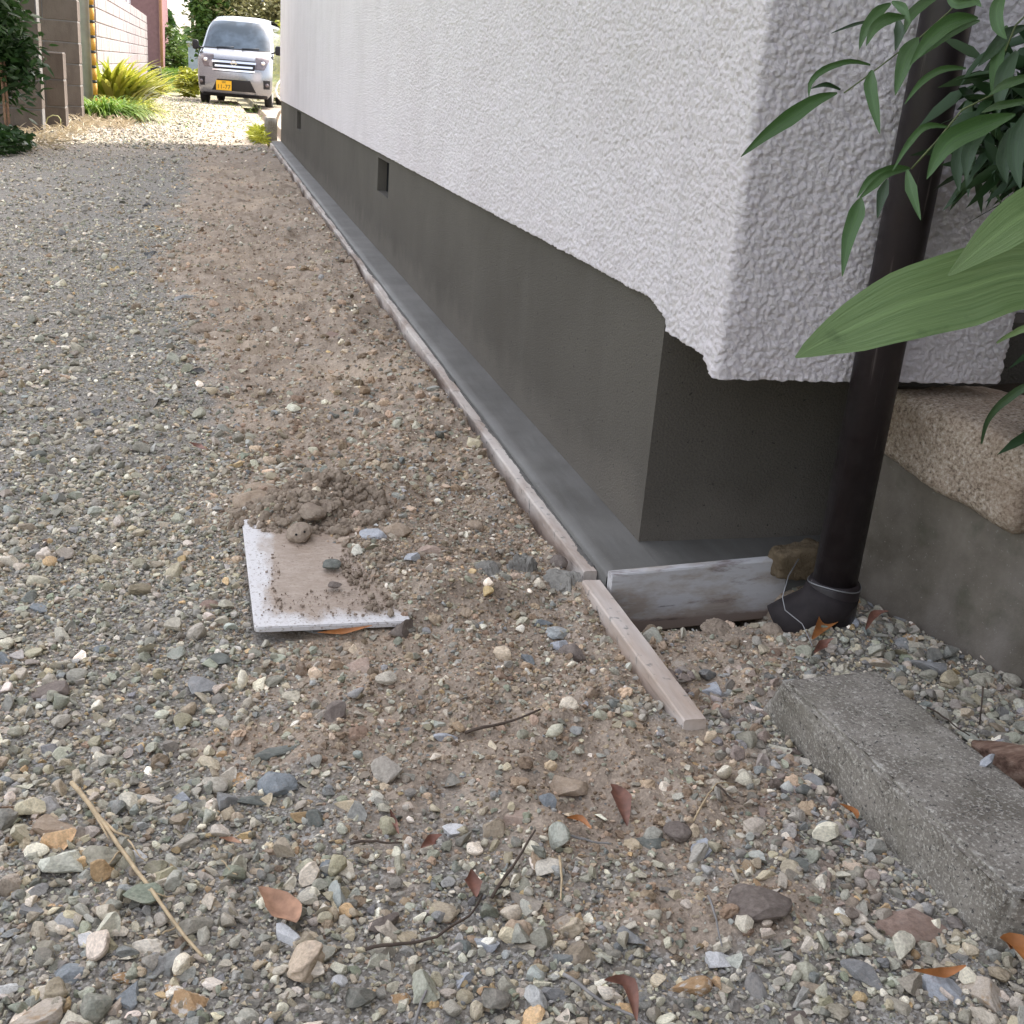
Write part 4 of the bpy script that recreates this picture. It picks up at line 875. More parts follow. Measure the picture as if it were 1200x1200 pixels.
twig('twig', [(428, 1111), (470, 1106), (512, 1098), (550, 1075), (565, 1052)], .0022, 'twig', 'bent brown twig lying left of the pale bluish stone', 'twig', .014)
twig('twig', [(576, 1055), (592, 1030), (612, 1002), (626, 985)], .0022, 'twig', 'dark crooked twig pointing up to the right near bottom centre', 'twig', .014, lifts=[.01, .02, .02, .012])
twig('twig', [(410, 993), (440, 990), (471, 990)], .002, 'twig', 'short dark straight twig above the diamond-shaped stone', 'twig', .016)
twig('twig', [(655, 985), (685, 990), (716, 994)], .002, 'gtwig', 'short light grey twig below the flat tan-brown stone', 'twig', .016)
twig('twig', [(660, 1145), (700, 1172), (730, 1183), (765, 1202)], .0022, 'gtwig', 'grey twig running off the bottom edge right of centre', 'twig', .018)
twig('twig', [(812, 968), (828, 945), (838, 928), (862, 915)], .0013, 'straw', 'thin curved straw-coloured rootlet below the batten end', 'twig', .02)
twig('twig', [(838, 930), (855, 937), (866, 943)], .0016, 'twig', 'tiny brown twig crossing the thin rootlet', 'twig', .018)
twig('twig', [(655, 1010), (658, 1035), (657, 1055)], .0018, 'straw', 'short buff twig right above the cream and beige stone', 'twig', .016)
twig('twig', [(828, 1060), (838, 1085), (846, 1110)], .0016, 'gtwig', 'slender twig pointing at the pure white chip', 'twig', .018)
twig('twig', [(486, 1200), (494, 1172), (503, 1150)], .002, 'gtwig', 'grey twig at the bottom edge left of centre', 'twig', .016)
twig('twig', [(1150, 812), (1148, 838), (1146, 858)], .0016, 'twig', 'upright dark twig behind the slab', 'twig', .0, lifts=[.06, .03, .0])
twig('twig', [(1085, 835), (1110, 850), (1135, 868)], .0016, 'twig', 'dark twig lying along the back of the slab', 'twig', .02)
twig('twig', [(1000, 930), (1060, 975), (1100, 1030)], .0009, 'straw', 'hair-thin dry rootlet hanging along the slab side', 'twig', .02)
for i, (a, b_) in enumerate([((150, 985), (170, 1010)), ((140, 1000), (122, 1018)), ((170, 1045), (205, 1050)), ((260, 1010), (278, 1025)), ((190, 1095), (210, 1080))]):
    twig('straw_bit', [a, ((a[0] + b_[0]) / 2, (a[1] + b_[1]) / 2 + 2), b_], .0011, 'straw', ['thin straw bit touching the middle of the straw stalk', 'thin straw bit left of the straw stalk', 'level straw bit right of the lower straw stalk', 'short straw bit left of the pale orange leaf', 'shortest straw bit near the lower end of the stalk'][i], 'straw', .016)
def barkm():
    m = Mat('rotten_bark', .9, .15); gr = m.noise(60, 6, .7, m.co((.12, 1, 1), rot=(0, 0, .85)))
    m.color(m.ramp(gr, [(.3, (.06, .035, .025)), (.48, (.20, .125, .09)), (.62, (.33, .23, .17)), (.75, (.42, .33, .26))])); m.bump(gr, 1., .006); return m.m
bk = block_stone('bark_piece', 1.095, 1.255, 1.09, 1.150, .0, .045, barkm(), 'reddish brown rotten piece of bark lying behind the slab at the right edge', 'bark', 21, lambda Q, s: Q * np.stack([np.ones(len(Q)), 1 - .7 * np.clip(-Q[:, 0] / s[0], 0, 1), 1 - .5 * np.clip(-Q[:, 0] / s[0], 0, 1)], 1), -.85, .012)
bk.location = on_z(1212, 905, .05)

# ------------------------------------------------------------------ broad-leaved lily reaching in from the right
lily = empty('broad_leaf_plant', (1.10, .78, .36), 'broad glossy green leaves of a potted-looking plant reaching in front of the drainpipe', 'plant')
def px_leaf(name, pts, wpx, dep, mat, parent, fold=.18, nseg=24, ncr=9):
    n = len(pts); dd_ = [dep[0] + (dep[1] - dep[0]) * i / (n - 1) for i in range(n)]
    return leaf_blade(name, [at(x, y, d_) for (x, y), d_ in zip(pts, dd_)], [w_ / F_PX * d_ for w_, d_ in zip(wpx, dd_)], mat, parent, fold, None, nseg, ncr)
px_leaf('leaf', [(932, 419), (958, 404), (1000, 384), (1060, 358), (1130, 338), (1200, 320), (1290, 330), (1360, 400)], [1, 14, 30, 42, 46, 42, 30, 8], (1.06, 1.12), ML['big'], lily, .05)
px_leaf('leaf', [(1111, 323), (1135, 303), (1165, 278), (1205, 250), (1260, 235), (1340, 300)], [1, 11, 22, 30, 30, 8], (.98, 1.08), ML['big'], lily, .12)
px_leaf('leaf', [(1150, 520), (1158, 492), (1180, 468), (1215, 452), (1290, 470)], [1, 3, 5, 5, 4], (1.3, 1.2), ML['nan2'], lily, .3)
px_leaf('leaf', [(1168, 402), (1185, 392), (1215, 385), (1290, 410)], [1, 3, 5, 4], (1.3, 1.2), ML['big'], lily, .3)
st = MB()
for e in ((1360, 400, 1.12), (1340, 300, 1.08), (1290, 470, 1.2), (1290, 410, 1.2)): st.tube([at(*e), at(1400, 620, 1.25), at(1420, 760, 1.35)], [.004, .006, .008], 8)
st.build('stem', ML['stem'], lily, True)

# ------------------------------------------------------------------ nandina shrub
nd = empty('bamboo_shrub', tuple(at(1330, 620, 1.75)), 'slender green shrub with narrow drooping leaves hanging in front of the drainpipe top', 'shrub')
NL = [([(981, 109), (955, 118), (925, 138), (895, 160), (868, 184)], [1, 7, 10, 6, .3], 1.60, 'nan'),
 ([(1022, 82), (1020, 100), (1025, 128), (1031, 157)], [1, 8, 6, .3], 1.60, 'nan'),
 ([(1020, 76), (995, 72), (965, 82), (950, 97), (948, 114)], [1, 3, 4, 3, .3], 1.62, 'nan'),
 ([(985, 105), (968, 99), (950, 104)], [1, 3, .3], 1.62, 'nan2'),
 ([(1044, 4), (1028, 15), (1014, 35), (1007, 58)], [1, 7, 6, .3], 1.58, 'nan'),
 ([(1062, 20), (1040, 22), (1024, 34), (1015, 54)], [1, 7, 6, .3], 1.56, 'nan'),
 ([(1045, 2), (1058, 10), (1067, 28)], [1, 6, .3], 1.58, 'nan'),
 ([(1052, 22), (1054, 38), (1049, 60)], [1, 7, .3], 1.59, 'nan2'),
 ([(1030, 22), (1000, 29), (974, 39)], [1, 2, .3], 1.62, 'nan2'),
 ([(1146, 21), (1118, 24), (1090, 45), (1066, 77)], [1, 9, 9, .3], 1.54, 'nan'),
 ([(1148, 24), (1120, 34), (1092, 52), (1070, 72)], [1, 6, 6, .3], 1.56, 'nan'),
 ([(1076, 44), (1064, 62), (1056, 85), (1049, 112)], [1, 11, 8, .3], 1.58, 'nan'),
 ([(1132, 80), (1105, 81), (1080, 96), (1060, 122)], [1, 4, 4, .3], 1.55, 'nan'),
 ([(1112, 149), (1085, 148), (1065, 168), (1046, 200)], [1, 4, 4, .3], 1.54, 'nan'),
 ([(1066, 197), (1045, 198), (1020, 210), (1004, 232)], [1, 5, 5, .3], 1.56, 'nan'),
 ([(1009, 232), (1004, 250), (994, 280), (987, 324)], [1, 10, 8, .3], 1.56, 'nan'),
 ([(1040, 210), (1034, 228), (1028, 256)], [1, 7, .3], 1.60, 'nan2'),
 ([(1063, 199), (1068, 222), (1079, 258)], [1, 7, .3], 1.53, 'nan'),
 ([(1066, 198), (1040, 204), (1025, 216), (1008, 232)], [1, 4, 5, 1], 1.55, 'nan'),
 ([(1190, 134), (1150, 147), (1110, 168), (1086, 210)], [1, 12, 13, .3], 1.50, 'nan'),
 ([(1215, 88), (1180, 98), (1158, 112)], [3, 6, .3], 1.5, 'nan'),
 ([(1205, 30), (1180, 40), (1162, 60), (1146, 78)], [1, 7, 7, .3], 1.58, 'nan2'),
 ([(1180, 30), (1172, 50), (1166, 85), (1162, 110)], [1, 8, 7, .3], 1.58, 'nan'),
 ([(1178, -12), (1168, 10), (1170, 32), (1180, 46)], [3, 8, 7, .3], 1.56, 'nan'),
 ([(1192, 60), (1178, 85), (1172, 110), (1170, 135)], [2, 10, 8, .3], 1.56, 'nan2'),
 ([(1160, 148), (1142, 165), (1134, 185), (1132, 212)], [2, 8, 8, .3], 1.6, 'nan2'),
 ([(1185, 150), (1180, 170), (1176, 190), (1180, 215)], [2, 9, 9, .3], 1.58, 'nan2'),
 ([(1205, 130), (1192, 160), (1190, 190), (1196, 222)], [2, 10, 9, .3], 1.55, 'nan2'),
 ([(1140, 150), (1128, 168), (1122, 195), (1124, 225)], [2, 8, 8, .3], 1.64, 'nan2'),
 ([(1110, -8), (1120, 4), (1142, 2), (1150, 8)], [2, 6, 5, .3], 1.55, 'nan'),
 ([(1100, -5), (1080, 6), (1066, 20), (1060, 40)], [2, 6, 6, .3], 1.6, 'nan'),
 ([(1205, 118), (1170, 124), (1150, 132)], [3, 5, .3], 1.52, 'nan')]
for (pts, ws, dp_, mt) in NL: px_leaf('leaf', pts, ws, (dp_, dp_ - .03), ML[mt], nd, .35, 12, 5)
sm_ = MB()
for pl, r_ in (([(989, 109, 1.6), (1022, 85, 1.6), (1052, 62, 1.59), (1078, 44, 1.58), (1112, 14, 1.57), (1150, -30, 1.6)], .0011), ([(1068, 198, 1.55), (1098, 165, 1.54), (1127, 129, 1.54), (1165, 110, 1.55), (1215, 88, 1.58)], .0013),
               ([(1215, 88, 1.58), (1270, 60, 1.65), (1330, 300, 1.7), (1330, 620, 1.75)], .004), ([(1150, -30, 1.6), (1250, -60, 1.65), (1330, 200, 1.72)], .003), ([(1178, 60, 1.56), (1190, 30, 1.56), (1230, -10, 1.6)], .0013)):
    sm_.tube([at(*p) for p in pl], r_, 6)
sm_.build('stem', ML['stem'], nd, True)
def foliage(name, cen, ext, n, ln, wd, mat, parent=None, seed=0, droop=.5, shape='ellipsoid', clumps=0, kind='stuff', local=False, holes=.0):
    "many small folded leaves (2 quads each) through a volume; tone varies leaf to leaf and clump to clump"
    r = np.random.default_rng(seed); cen = np.array(cen); ext = np.array(ext)
    if clumps:
        cc = r.normal(size=(clumps, 3)); cc /= np.linalg.norm(cc, axis=1)[:, None]; cc *= r.random((clumps, 1)) ** .45; k = r.integers(0, clumps, n)
        rad = r.uniform(.16, .34, clumps); p = cc[k] + r.normal(size=(n, 3)) * rad[k][:, None] * .6; tb = r.random(clumps)[k] * .5
    else:
        p = r.normal(size=(n, 3)); p /= np.linalg.norm(p, axis=1)[:, None]; p *= r.random((n, 1)) ** .4; tb = np.zeros(n) + .2
    if shape == 'box': p = r.uniform(-1, 1, (n, 3))
    P = cen + p * ext
    a = r.uniform(0, 6.283, n); dz = r.uniform(-1, .5, n) * droop; d = np.stack([np.cos(a), np.sin(a), dz], 1); d /= np.linalg.norm(d, axis=1)[:, None]
    s = np.cross(d, r.normal(size=(n, 3))); s /= np.linalg.norm(s, axis=1)[:, None]; u = np.cross(s, d); L_ = ln * r.uniform(.6, 1.3, n)[:, None]; w_ = wd * r.uniform(.7, 1.2, n)[:, None] / 2
    dn = np.array([0, 0, -1.]) * L_ * .18
    V = np.stack([P, P + d * L_ * .3 + s * w_ + u * w_ * .3, P + d * L_ * .65 + s * w_ * .8 + u * w_ * .25 + dn * .4, P + d * L_ + dn, P + d * L_ * .65 - s * w_ * .8 + u * w_ * .25 + dn * .4, P + d * L_ * .3 - s * w_ + u * w_ * .3], 1).reshape(-1, 3)
    b_ = np.arange(n)[:, None] * 6; T = np.concatenate([b_ + [0, 1, 2, 3], b_ + [0, 3, 4, 5]], 0)
    me = mesh_np(name, V, T); addattr(me, 'tone', np.repeat(np.clip(tb + r.random(n) * .5, 0, 1), 6))
    o = link(name, me, mat, parent); 
    if kind: o['kind'] = kind
    return o
FG = dict(dark=m_foliage('dark_foliage', (.018, .045, .014, 1), (.045, .095, .022, 1), (.09, .16, .04, 1)), mid=m_foliage('mid_foliage', (.04, .085, .018, 1), (.10, .17, .035, 1), (.16, .22, .05, 1)),
          yel=m_foliage('yellow_green_foliage', (.16, .20, .02, 1), (.42, .42, .05, 1), (.55, .50, .14, 1), .35), pale=m_foliage('pale_dry_foliage', (.16, .17, .06, 1), (.30, .28, .13, 1), (.42, .36, .22, 1)),
          grass=m_foliage('grass_green', (.08, .16, .02, 1), (.18, .30, .04, 1), (.30, .38, .08, 1), .35), straw=m_foliage('dry_grass', (.34, .27, .17, 1), (.55, .47, .33, 1), None, .2),
          nand=m_foliage('shrub_foliage', (.015, .035, .014, 1), (.035, .075, .022, 1), None, .1))
foliage('foliage', at(1225, 130, 1.68), (.12, .10, .13), 330, .075, .019, FG['nand'], nd, 3, 1.2)
foliage('foliage', at(1330, 430, 1.8), (.12, .15, .26), 500, .07, .018, FG['nand'], nd, 5, 1.2)
nh = empty('shade_block', (4.2, -2, 0), 'unseen brown-walled building added behind and right of the camera to block sky light', 'house')  # unseen building, added to cut sky light from behind and right
MB().box(2.1, 7, -3.199, 1.1, 0, 4.6).box(-.9, 7, -7, -3.2, 0, 1.9).build('wall', simple('shade_block_wall', (.16, .13, .11, 1), .85), nh); MB().box(1.7, 7.3, -3.4, 1.3, 4.6, 4.75).box(-1.2, 7.3, -7.3, -2.9, 1.9, 2.05).build('roof', simple('shade_block_roof', (.07, .07, .07, 1)), nh)
# unseen shrubs out of the frame, thickened to block light from the right
gs = empty('shade_shrub', (2.35, .9, .36), 'dense unseen shrubs placed in the bed to shade the right side', 'shrub')
foliage('foliage', (1.85, .45, 1.25), (.40, .85, 1.05), 16000, .07, .028, FG['nand'], gs, 6, .8, clumps=40)
tk = MB()
for k in range(5): tk.tube([(1.88 + .03 * k, .0 + .2 * k, .3), (1.86 + .03 * k, .0 + .22 * k, 1.3)], [.02, .01], 8)
tk.build('trunk', ML['twig'], gs, True)


# ------------------------------------------------------------------ the silver van
def van():
    a = math.radians(9); root = empty('parked_van', (.53, 27.9, .0), 'silver boxy minivan with yellow number plate parked facing the camera down the drive', 'van', rz=0)
    root.rotation_euler = (0, 0, -a + .0)
    HW = .80; L_ = 3.35
    prof = [(.10, .17), (.03, .22), (.0, .34), (-.015, .48), (-.01, .62), (.01, .76), (.05, .90), (.12, 1.0), (.26, 1.08), (.42, 1.14), (.56, 1.30), (.72, 1.48), (.90, 1.66), (1.02, 1.75), (1.2, 1.82), (1.6, 1.875), (2.3, 1.89), (3.0, 1.86), (3.25, 1.78), (3.33, 1.5), (3.36, 1.0), (3.36, .5), (3.3, .22)]
    pd = np.array(prof); q = np.r_[0, np.cumsum(np.hypot(*(pd[1:] - pd[:-1]).T))]
    def hw(z): return float(np.interp(z, [.17, .3, .6, .95, 1.1, 1.5, 1.75, 1.89], [.74, .79, .81, .81, .795, .725, .665, .60]))
    def S(s, t, off=0.):
        y = float(np.interp(s, q, pd[:, 0])); z = float(np.interp(s, q, pd[:, 1])); n_ = abs(t)
        cv = (.16 * n_ ** 3.2 + .10 * n_ ** 12) * (1 - sstep(1.2, 1.8, y)); x = hw(z) * t * (1 - .0 * n_)
        zz = z - .05 * n_ ** 4 * sstep(1.55, 1.8, z); e = .02; dy = float(np.interp(s + e, q, pd[:, 0]) - np.interp(s - e, q, pd[:, 0])); dz = float(np.interp(s + e, q, pd[:, 1]) - np.interp(s - e, q, pd[:, 1])); l = math.hypot(dy, dz) or 1
        return Vector((x + off * .4 * t ** 3, y + cv - off * dz / l, zz + off * dy / l))
    def s_of_z(z): return float(np.interp(z, pd[:15, 1], q[:15]))
    paint = Mat('silver_paint', .22, .5); paint.b.inputs['Metallic'].default_value = .8; paint.b.inputs['Coat Weight'].default_value = .5; paint.color((.27, .285, .31, 1))
    glass = Mat('van_glass', .06, .45); glass.color(glass.mix(glass.g(glass.noise(3, 3), .4, .7), (.03, .045, .06, 1), (.075, .105, .14, 1))); glass.b.inputs['Coat Weight'].default_value = .2  # bluish mottling puts a sky reflection into the glass colour
    chrome = simple('chrome', (.75, .76, .8, 1), .18, .6, 1., .05); blk = simple('black_plastic', (.015, .015, .017, 1), .5, .3); lamp = simple('lamp_lens', (.16, .135, .14, 1), .08, .9, .4, .5, 12)
    rub = simple('tyre_rubber', (.02, .02, .02, 1), .85, .2); rimm = simple('alloy', (.45, .45, .47, 1), .35, .5, .8)
    def P(v): return v
    def loc(o): o.matrix_parent_inverse = Matrix(); return o
    ns, ntt = 90, 33; ss = np.linspace(0, q[-1], ns); tt = np.sin(np.linspace(-1, 1, ntt) * math.pi / 2)
    V = [S(s, t) for s in ss for t in tt]; Fc = [tuple(f) for f in grid_faces(ns, ntt)[:, ::-1]]
    # flanks: strips falling straight between matching heights of front and back
    zs = np.linspace(.2, 1.80, 26)
    for side in (-1, 1):
        b_ = len(V)
        for z in zs:
            sf = s_of_z(z); pf = S(sf, side); yb = float(np.interp(z, pd[::-1][:6, 1], pd[::-1][:6, 0]))
            for k in range(12): V.append(Vector((side * hw(z) * (1 + .0 * k), pf.y + (yb - pf.y) * k / 11, pf.z)))
        for f in grid_faces(len(zs), 12): Fc.append(tuple((b_ + f)[::side]))
    body = loc(link('body', mesh('body', V, Fc), paint.m, root, True, True))
    def patch(name, s0, s1, edge, mat, off=.006, parent=root, ns=8, nt=16, smooth=True):
        "edge(u) gives (t0, t1) at fraction u from s0 to s1"
        V = []
        for i in range(ns + 1):
            u = i / ns; t0, t1 = edge(u)
            for k in range(nt + 1): V.append(S(s0 + (s1 - s0) * u, t0 + (t1 - t0) * k / nt, off))
        return loc(link(name, mesh(name, V, [tuple(f) for f in grid_faces(ns + 1, nt + 1)[:, ::-1]]), mat, parent, smooth, True))
    z_ = s_of_z
    patch('windscreen', z_(1.17), z_(1.745), lambda u: (-.93 + .0 * u, .93), glass.m, .006, ns=10, nt=24)
    patch('windscreen_edge', z_(1.145), z_(1.168), lambda u: (-.94, .94), blk, .008, ns=1, nt=24)
    for k in (-1, 1):
        w = MB(); w.tube([S(z_(1.17), k * .35 - .2, .02), S(z_(1.19), k * .35 + .28, .02)], .008, 6); loc(w.build('wiper', blk, root, True, True))
    patch('grille', z_(.69), z_(.935), lambda u: (-.52 - .10 * u, .52 + .10 * u), blk, .005, nt=20)
    for i, (za, zb_, wd_) in enumerate(((.70, .735, .56), (.775, .815, .50), (.865, .905, .58))):
        patch('chrome_bar', z_(za), z_(zb_), lambda u: (-wd_, wd_), chrome, .022, nt=20, ns=3)
    bd = MB()
    c_ = S(z_(.86), 0, .035)
    for k in range(24):
        a0, a1 = 2 * math.pi * k / 24, 2 * math.pi * (k + 1) / 24
        bd.add([c_ + Vector((math.cos(a0) * r_, 0, math.sin(a0) * r_)) for r_ in (.045, .062)] + [c_ + Vector((math.cos(a1) * r_, 0, math.sin(a1) * r_)) for r_ in (.045, .062)], [(0, 1, 3, 2)])
    bd.box(c_.x - .078, c_.x + .078, c_.y - .006, c_.y + .004, c_.z - .012, c_.z + .012); loc(bd.build('badge', chrome, root, False, True))
    for sd_ in (-1, 1):
        hl = patch('headlight', z_(.77), z_(1.02), (lambda u: (sd_ * .56, sd_ * (.80 + .16 * u))) if sd_ > 0 else (lambda u: (sd_ * (.80 + .16 * u), sd_ * .56)), lamp, .014, ns=8, nt=10)
        lc = S(z_(.90), sd_ * .76, .02)
        bb = loc(link('bulb', mesh('bulb', ICO[2][0] * np.array([.045, .02, .04]) + np.array(tuple(lc)), ICO[2][1]), chrome, hl, True, True))
        patch('fog_surround', z_(.38), z_(.56), (lambda u: (sd_ * (.80 - .02 * u), sd_ * (.95))) if sd_ > 0 else (lambda u: (sd_ * .95, sd_ * (.80 - .02 * u))), blk, .006, ns=4, nt=6)
        fc = S(z_(.465), sd_ * .875, .02); loc(link('fog_lamp', mesh('fog_lamp', ICO[2][0] * np.array([.04, .02, .04]) + np.array(tuple(fc)), ICO[2][1]), lamp, root, True, True))
        mm = np.abs(ICO[3][0]) ** .6 * np.sign(ICO[3][0]) * np.array([.07, .05, .10]) + np.array((sd_ * .90, .56, 1.20))
        mi = loc(link('mirror', mesh('mirror', mm, ICO[3][1]), blk, root, True, True))
        w = MB().tube([(sd_ * .74, .60, 1.14), (sd_ * .86, .57, 1.16)], .02, 8); loc(w.build('mirror_arm', blk, mi, True, True))
        V = [Vector((sd_ * (hw(z) + .003), y, z)) for (y, z) in ((.95, 1.15), (1.45, 1.68), (3.1, 1.70), (3.2, 1.15))]
        loc(link('side_window', mesh('side_window', V, [(0, 1, 2, 3)[::sd_]]), glass.m, root, False, True))
        for yw in (.55, 2.85):
            cx_ = sd_ * .70; w = MB(); w.tube([(cx_ - .08, yw, .27), (cx_ - .065, yw, .27), (cx_ + .065, yw, .27), (cx_ + .08, yw, .27)], [.245, .275, .275, .245], 28)
            wh = loc(w.build('wheel', rub, root, True, True)); r2 = MB().tube([(cx_ + sd_ * .081, yw, .27), (cx_ + sd_ * .085, yw, .27)], [.18, .15], 20); loc(r2.build('rim', rimm, wh, True, True))
    patch('lower_intake', z_(.295), z_(.53), lambda u: (-.60 + .16 * u, .60 - .16 * u), blk, .004, ns=5, nt=16)
    patch('bumper_lip', z_(.175), z_(.235), lambda u: (-.93, .93), blk, .008, ns=2, nt=20)
    ub = MB().box(-.70, .70, .25, 3.2, .20, .30); loc(ub.build('underbody', blk, root, False, True))
    yl = simple('yellow_plate', (.75, .42, .02, 1), .5, .4, 0, .05)
    pc = S(z_(.42), -.26, .035); pl = MB().box(pc.x - .165, pc.x + .165, pc.y - .006, pc.y + .006, pc.z - .115, pc.z + .085); plo = loc(pl.build('number_plate', yl, root, False, True))
    for tx, sz, dx, dz in (('580', .06, 0, .03), ('11-77', .125, 0, -.085)):
        cu = bpy.data.curves.new('plate_text', 'FONT'); cu.body = tx; cu.size = sz; cu.align_x = 'CENTER'; cu.extrude = .001
        tmp = bpy.data.objects.new('tmp', cu); COL.objects.link(tmp); bpy.context.view_layer.update(); me_ = bpy.data.meshes.new_from_object(tmp.evaluated_get(bpy.context.evaluated_depsgraph_get())); bpy.data.objects.remove(tmp); o = bpy.data.objects.new('plate_text', me_); COL.objects.link(o); o.parent = plo; o.location = (pc.x + dx, pc.y - .009, pc.z + dz); o.rotation_euler = (math.pi / 2, 0, 0); me_.materials.clear(); me_.materials.append(simple('plate_ink', (.06, .07, .02, 1), .5))
    sm_l = MB()
    for ln_ in ((1.02, .90, .93), ): pass
    return root
van()

# ------------------------------------------------------------------ left side: block walls, pole, plants
BLK = m_block('brown_block', (.105, .085, .072, 1), (.15, .125, .105, 1)); BLP = m_block('pale_block', (.25, .215, .215, 1), (.33, .29, .285, 1)); BLG = m_block('grey_block', (.16, .155, .15, 1), (.22, .21, .20, 1))
def block_wall(name, x0, x1, y0, y1, z0, z1, bh, bl, along, mat, label, cat='wall', gap=.012, seed=0):
    root = empty(name, ((x0 + x1) / 2, y0, z0), label, cat); r = random.Random(seed); nb = int(round((z1 - z0) / bh))
    core = MB().box(x0 + .01, x1 - .01, y0 + .01, y1 - .01, z0, z1 - .01).build('mortar_core', BLG, root)
    cache = {}
    for j in range(nb):
        L0, L1 = (x0, x1) if along == 'x' else (y0, y1); p = L0 - (bl / 2 if j % 2 else 0)
        while p < L1 - .02:
            a, b_ = max(p, L0), min(p + bl, L1); p += bl
            if b_ - a < .03: continue
            ln = round(b_ - a - gap, 3); key = ln
            if key not in cache:
                hx, hy = (ln / 2, (y1 - y0) / 2) if along == 'x' else ((x1 - x0) / 2, ln / 2); hz = (bh - gap) / 2; m_ = MB(); c = .008
                m_.add([(sx * (hx - c * (zz != 1)), sy * (hy - c * (zz != 1)), zv) for zv, zz in ((-hz, 0), (-hz + c, 1), (hz - c, 1), (hz, 0)) for sx, sy in ((-1, -1), (1, -1), (1, 1), (-1, 1))],
                       [(3, 2, 1, 0), (12, 13, 14, 15)] + [(k * 4 + i, k * 4 + (i + 1) % 4, k * 4 + 4 + (i + 1) % 4, k * 4 + 4 + i) for k in range(3) for i in range(4)])
                cache[key] = mesh('block', m_.v, m_.f); cache[key].materials.append(mat)
            o = bpy.data.objects.new('block', cache[key]); COL.objects.link(o); o.parent = root; mid = (a + b_) / 2
            w_ = Vector((mid, (y0 + y1) / 2, z0 + (j + .5) * bh) if along == 'x' else ((x0 + x1) / 2, mid, z0 + (j + .5) * bh)) + Vector((r.uniform(-.003, .003), r.uniform(-.003, .003), 0))
            o.location = w_ - root.location
    return root
block_wall('block_pillar', -2.45, -1.60, 16.9, 17.25, -.05, 2.5, .255, .85, 'x', BLK, 'tall brown stone-block wall end beside the yellow-leaved plants', 'block wall')
block_wall('block_stub', -2.05, -1.63, 15.3, 15.6, -.05, .86, .3, .42, 'x', BLK, 'short brown block pier standing in front of the tall block wall', 'block wall')
block_wall('block_pillar', -2.98, -1.76, 14.3, 14.55, -.05, 2.4, .3, .6, 'x', BLK, 'block wall end behind the dark bush with one thin sunlit edge', 'block wall')
block_wall('grey_wall', -3.1, -1.85, 19.3, 19.55, -.05, 2.8, .4, .9, 'x', BLG, 'grey wall behind the utility pole', 'wall')
block_wall('garden_wall', -1.79, -1.62, 19.8, 36.0, .1, 1.87, .2, .8, 'y', BLP, 'long pale sunlit block wall running back behind the yellow plants', 'block wall')
gw = empty('wall_fence', (-1.70, 20, 1.9), 'pale railing panels on top of the long sunlit block wall', 'fence')
fm = simple('fence_white', (.7, .7, .72, 1), .5); fg = simple('fence_grey', (.3, .3, .33, 1), .5)
for k in range(9): MB().box(-1.74, -1.67, 19.9 + k * 1.2, 19.98 + k * 1.2, 1.88, 2.9).build('post', fg, gw)
for k in range(8): MB().box(-1.715, -1.695, 20.0 + k * 1.2, 21.08 + k * 1.2, 1.95, 2.85).build('panel', fm, gw)
up = empty('utility_pole', (-1.70, 18.9, 0), 'grey concrete utility pole before the pale block wall', 'pole')
MB().tube([(-1.70, 18.9, -.1), (-1.70, 18.9, 6)], [.085, .075], 24).build('shaft', simple('pole_concrete', (.33, .33, .33, 1), .85), up, True)
yg = empty('guy_guard', (-1.59, 18.8, 0), 'yellow and black striped guard tube beside the utility pole', 'guard tube')
yw_ = simple('yellow_guard', (.50, .26, .04, 1), .6); bk_ = simple('guard_black', (.03, .03, .03, 1), .5)
for k in range(14): MB().tube([(-1.59, 18.8, .1 + k * .2), (-1.5905, 18.8, .1 + k * .2 + .16)], .032, 14).build('yellow_band', yw_, yg, True); MB().tube([(-1.5905, 18.8, .26 + k * .2), (-1.591, 18.8, .30 + k * .2)], .032, 14).build('black_band', bk_, yg, True)
def strap_clump(name, cen, rad, n, ln, wd, mat, label, cat='plant', seed=0, arch=.6, up=1., lean=(0, 0)):
    "sword leaves fanning from the ground, each a 4-segment strip"
    r = np.random.default_rng(seed); root = empty(name, (cen[0], cen[1], cen[2]), label, cat); V = []; T = []; tone = []
    for i in range(n):
        a = r.uniform(0, 6.283); rr_ = rad * math.sqrt(r.random()); b_ = np.array([cen[0] + rr_ * math.cos(a) * .8, cen[1] + rr_ * math.sin(a), cen[2]]); a2 = a + r.normal(0, .6); d = np.array([math.cos(a2) + lean[0], math.sin(a2) + lean[1], 0]); l = ln * r.uniform(.6, 1.2)
        th = r.uniform(.2, .55) * math.pi / 2 / up; sdv = np.array([-d[1], d[0], 0]); w_ = wd * r.uniform(.7, 1.2) / 2; p = b_.copy(); k0 = len(V); t0 = r.random()
        for k in range(6):
            ww = w_ * (.6, 1, 1, .85, .5, .05)[k]; V += [p + sdv * ww, p - sdv * ww]; tone += [t0, t0]
            an = th + arch * k / 5 * math.pi / 2; p = p + (d * math.sin(an) + np.array([0, 0, 1]) * math.cos(an)) * l / 5
        T += [(k0 + 2 * k, k0 + 2 * k + 1, k0 + 2 * k + 3, k0 + 2 * k + 2) for k in range(5)]
    me = mesh_np('foliage', np.array(V), np.array(T)); addattr(me, 'tone', tone); o = link('foliage', me, mat, root); o['kind'] = 'stuff'
    return root
strap_clump('sword_leaf_plant', (-1.40, 20.0, .1), .36, 260, .95, .07, FG['yel'], 'yellow-green sword-leaved plant right behind the tall block wall', seed=1, arch=.7, up=1.2)
strap_clump('sword_leaf_plant', (-1.28, 22.2, .1), .4, 260, .85, .075, FG['yel'], 'sunlit sword-leaved plant with orange-tinged leaves below the middle of the pale wall', seed=2, arch=.8)
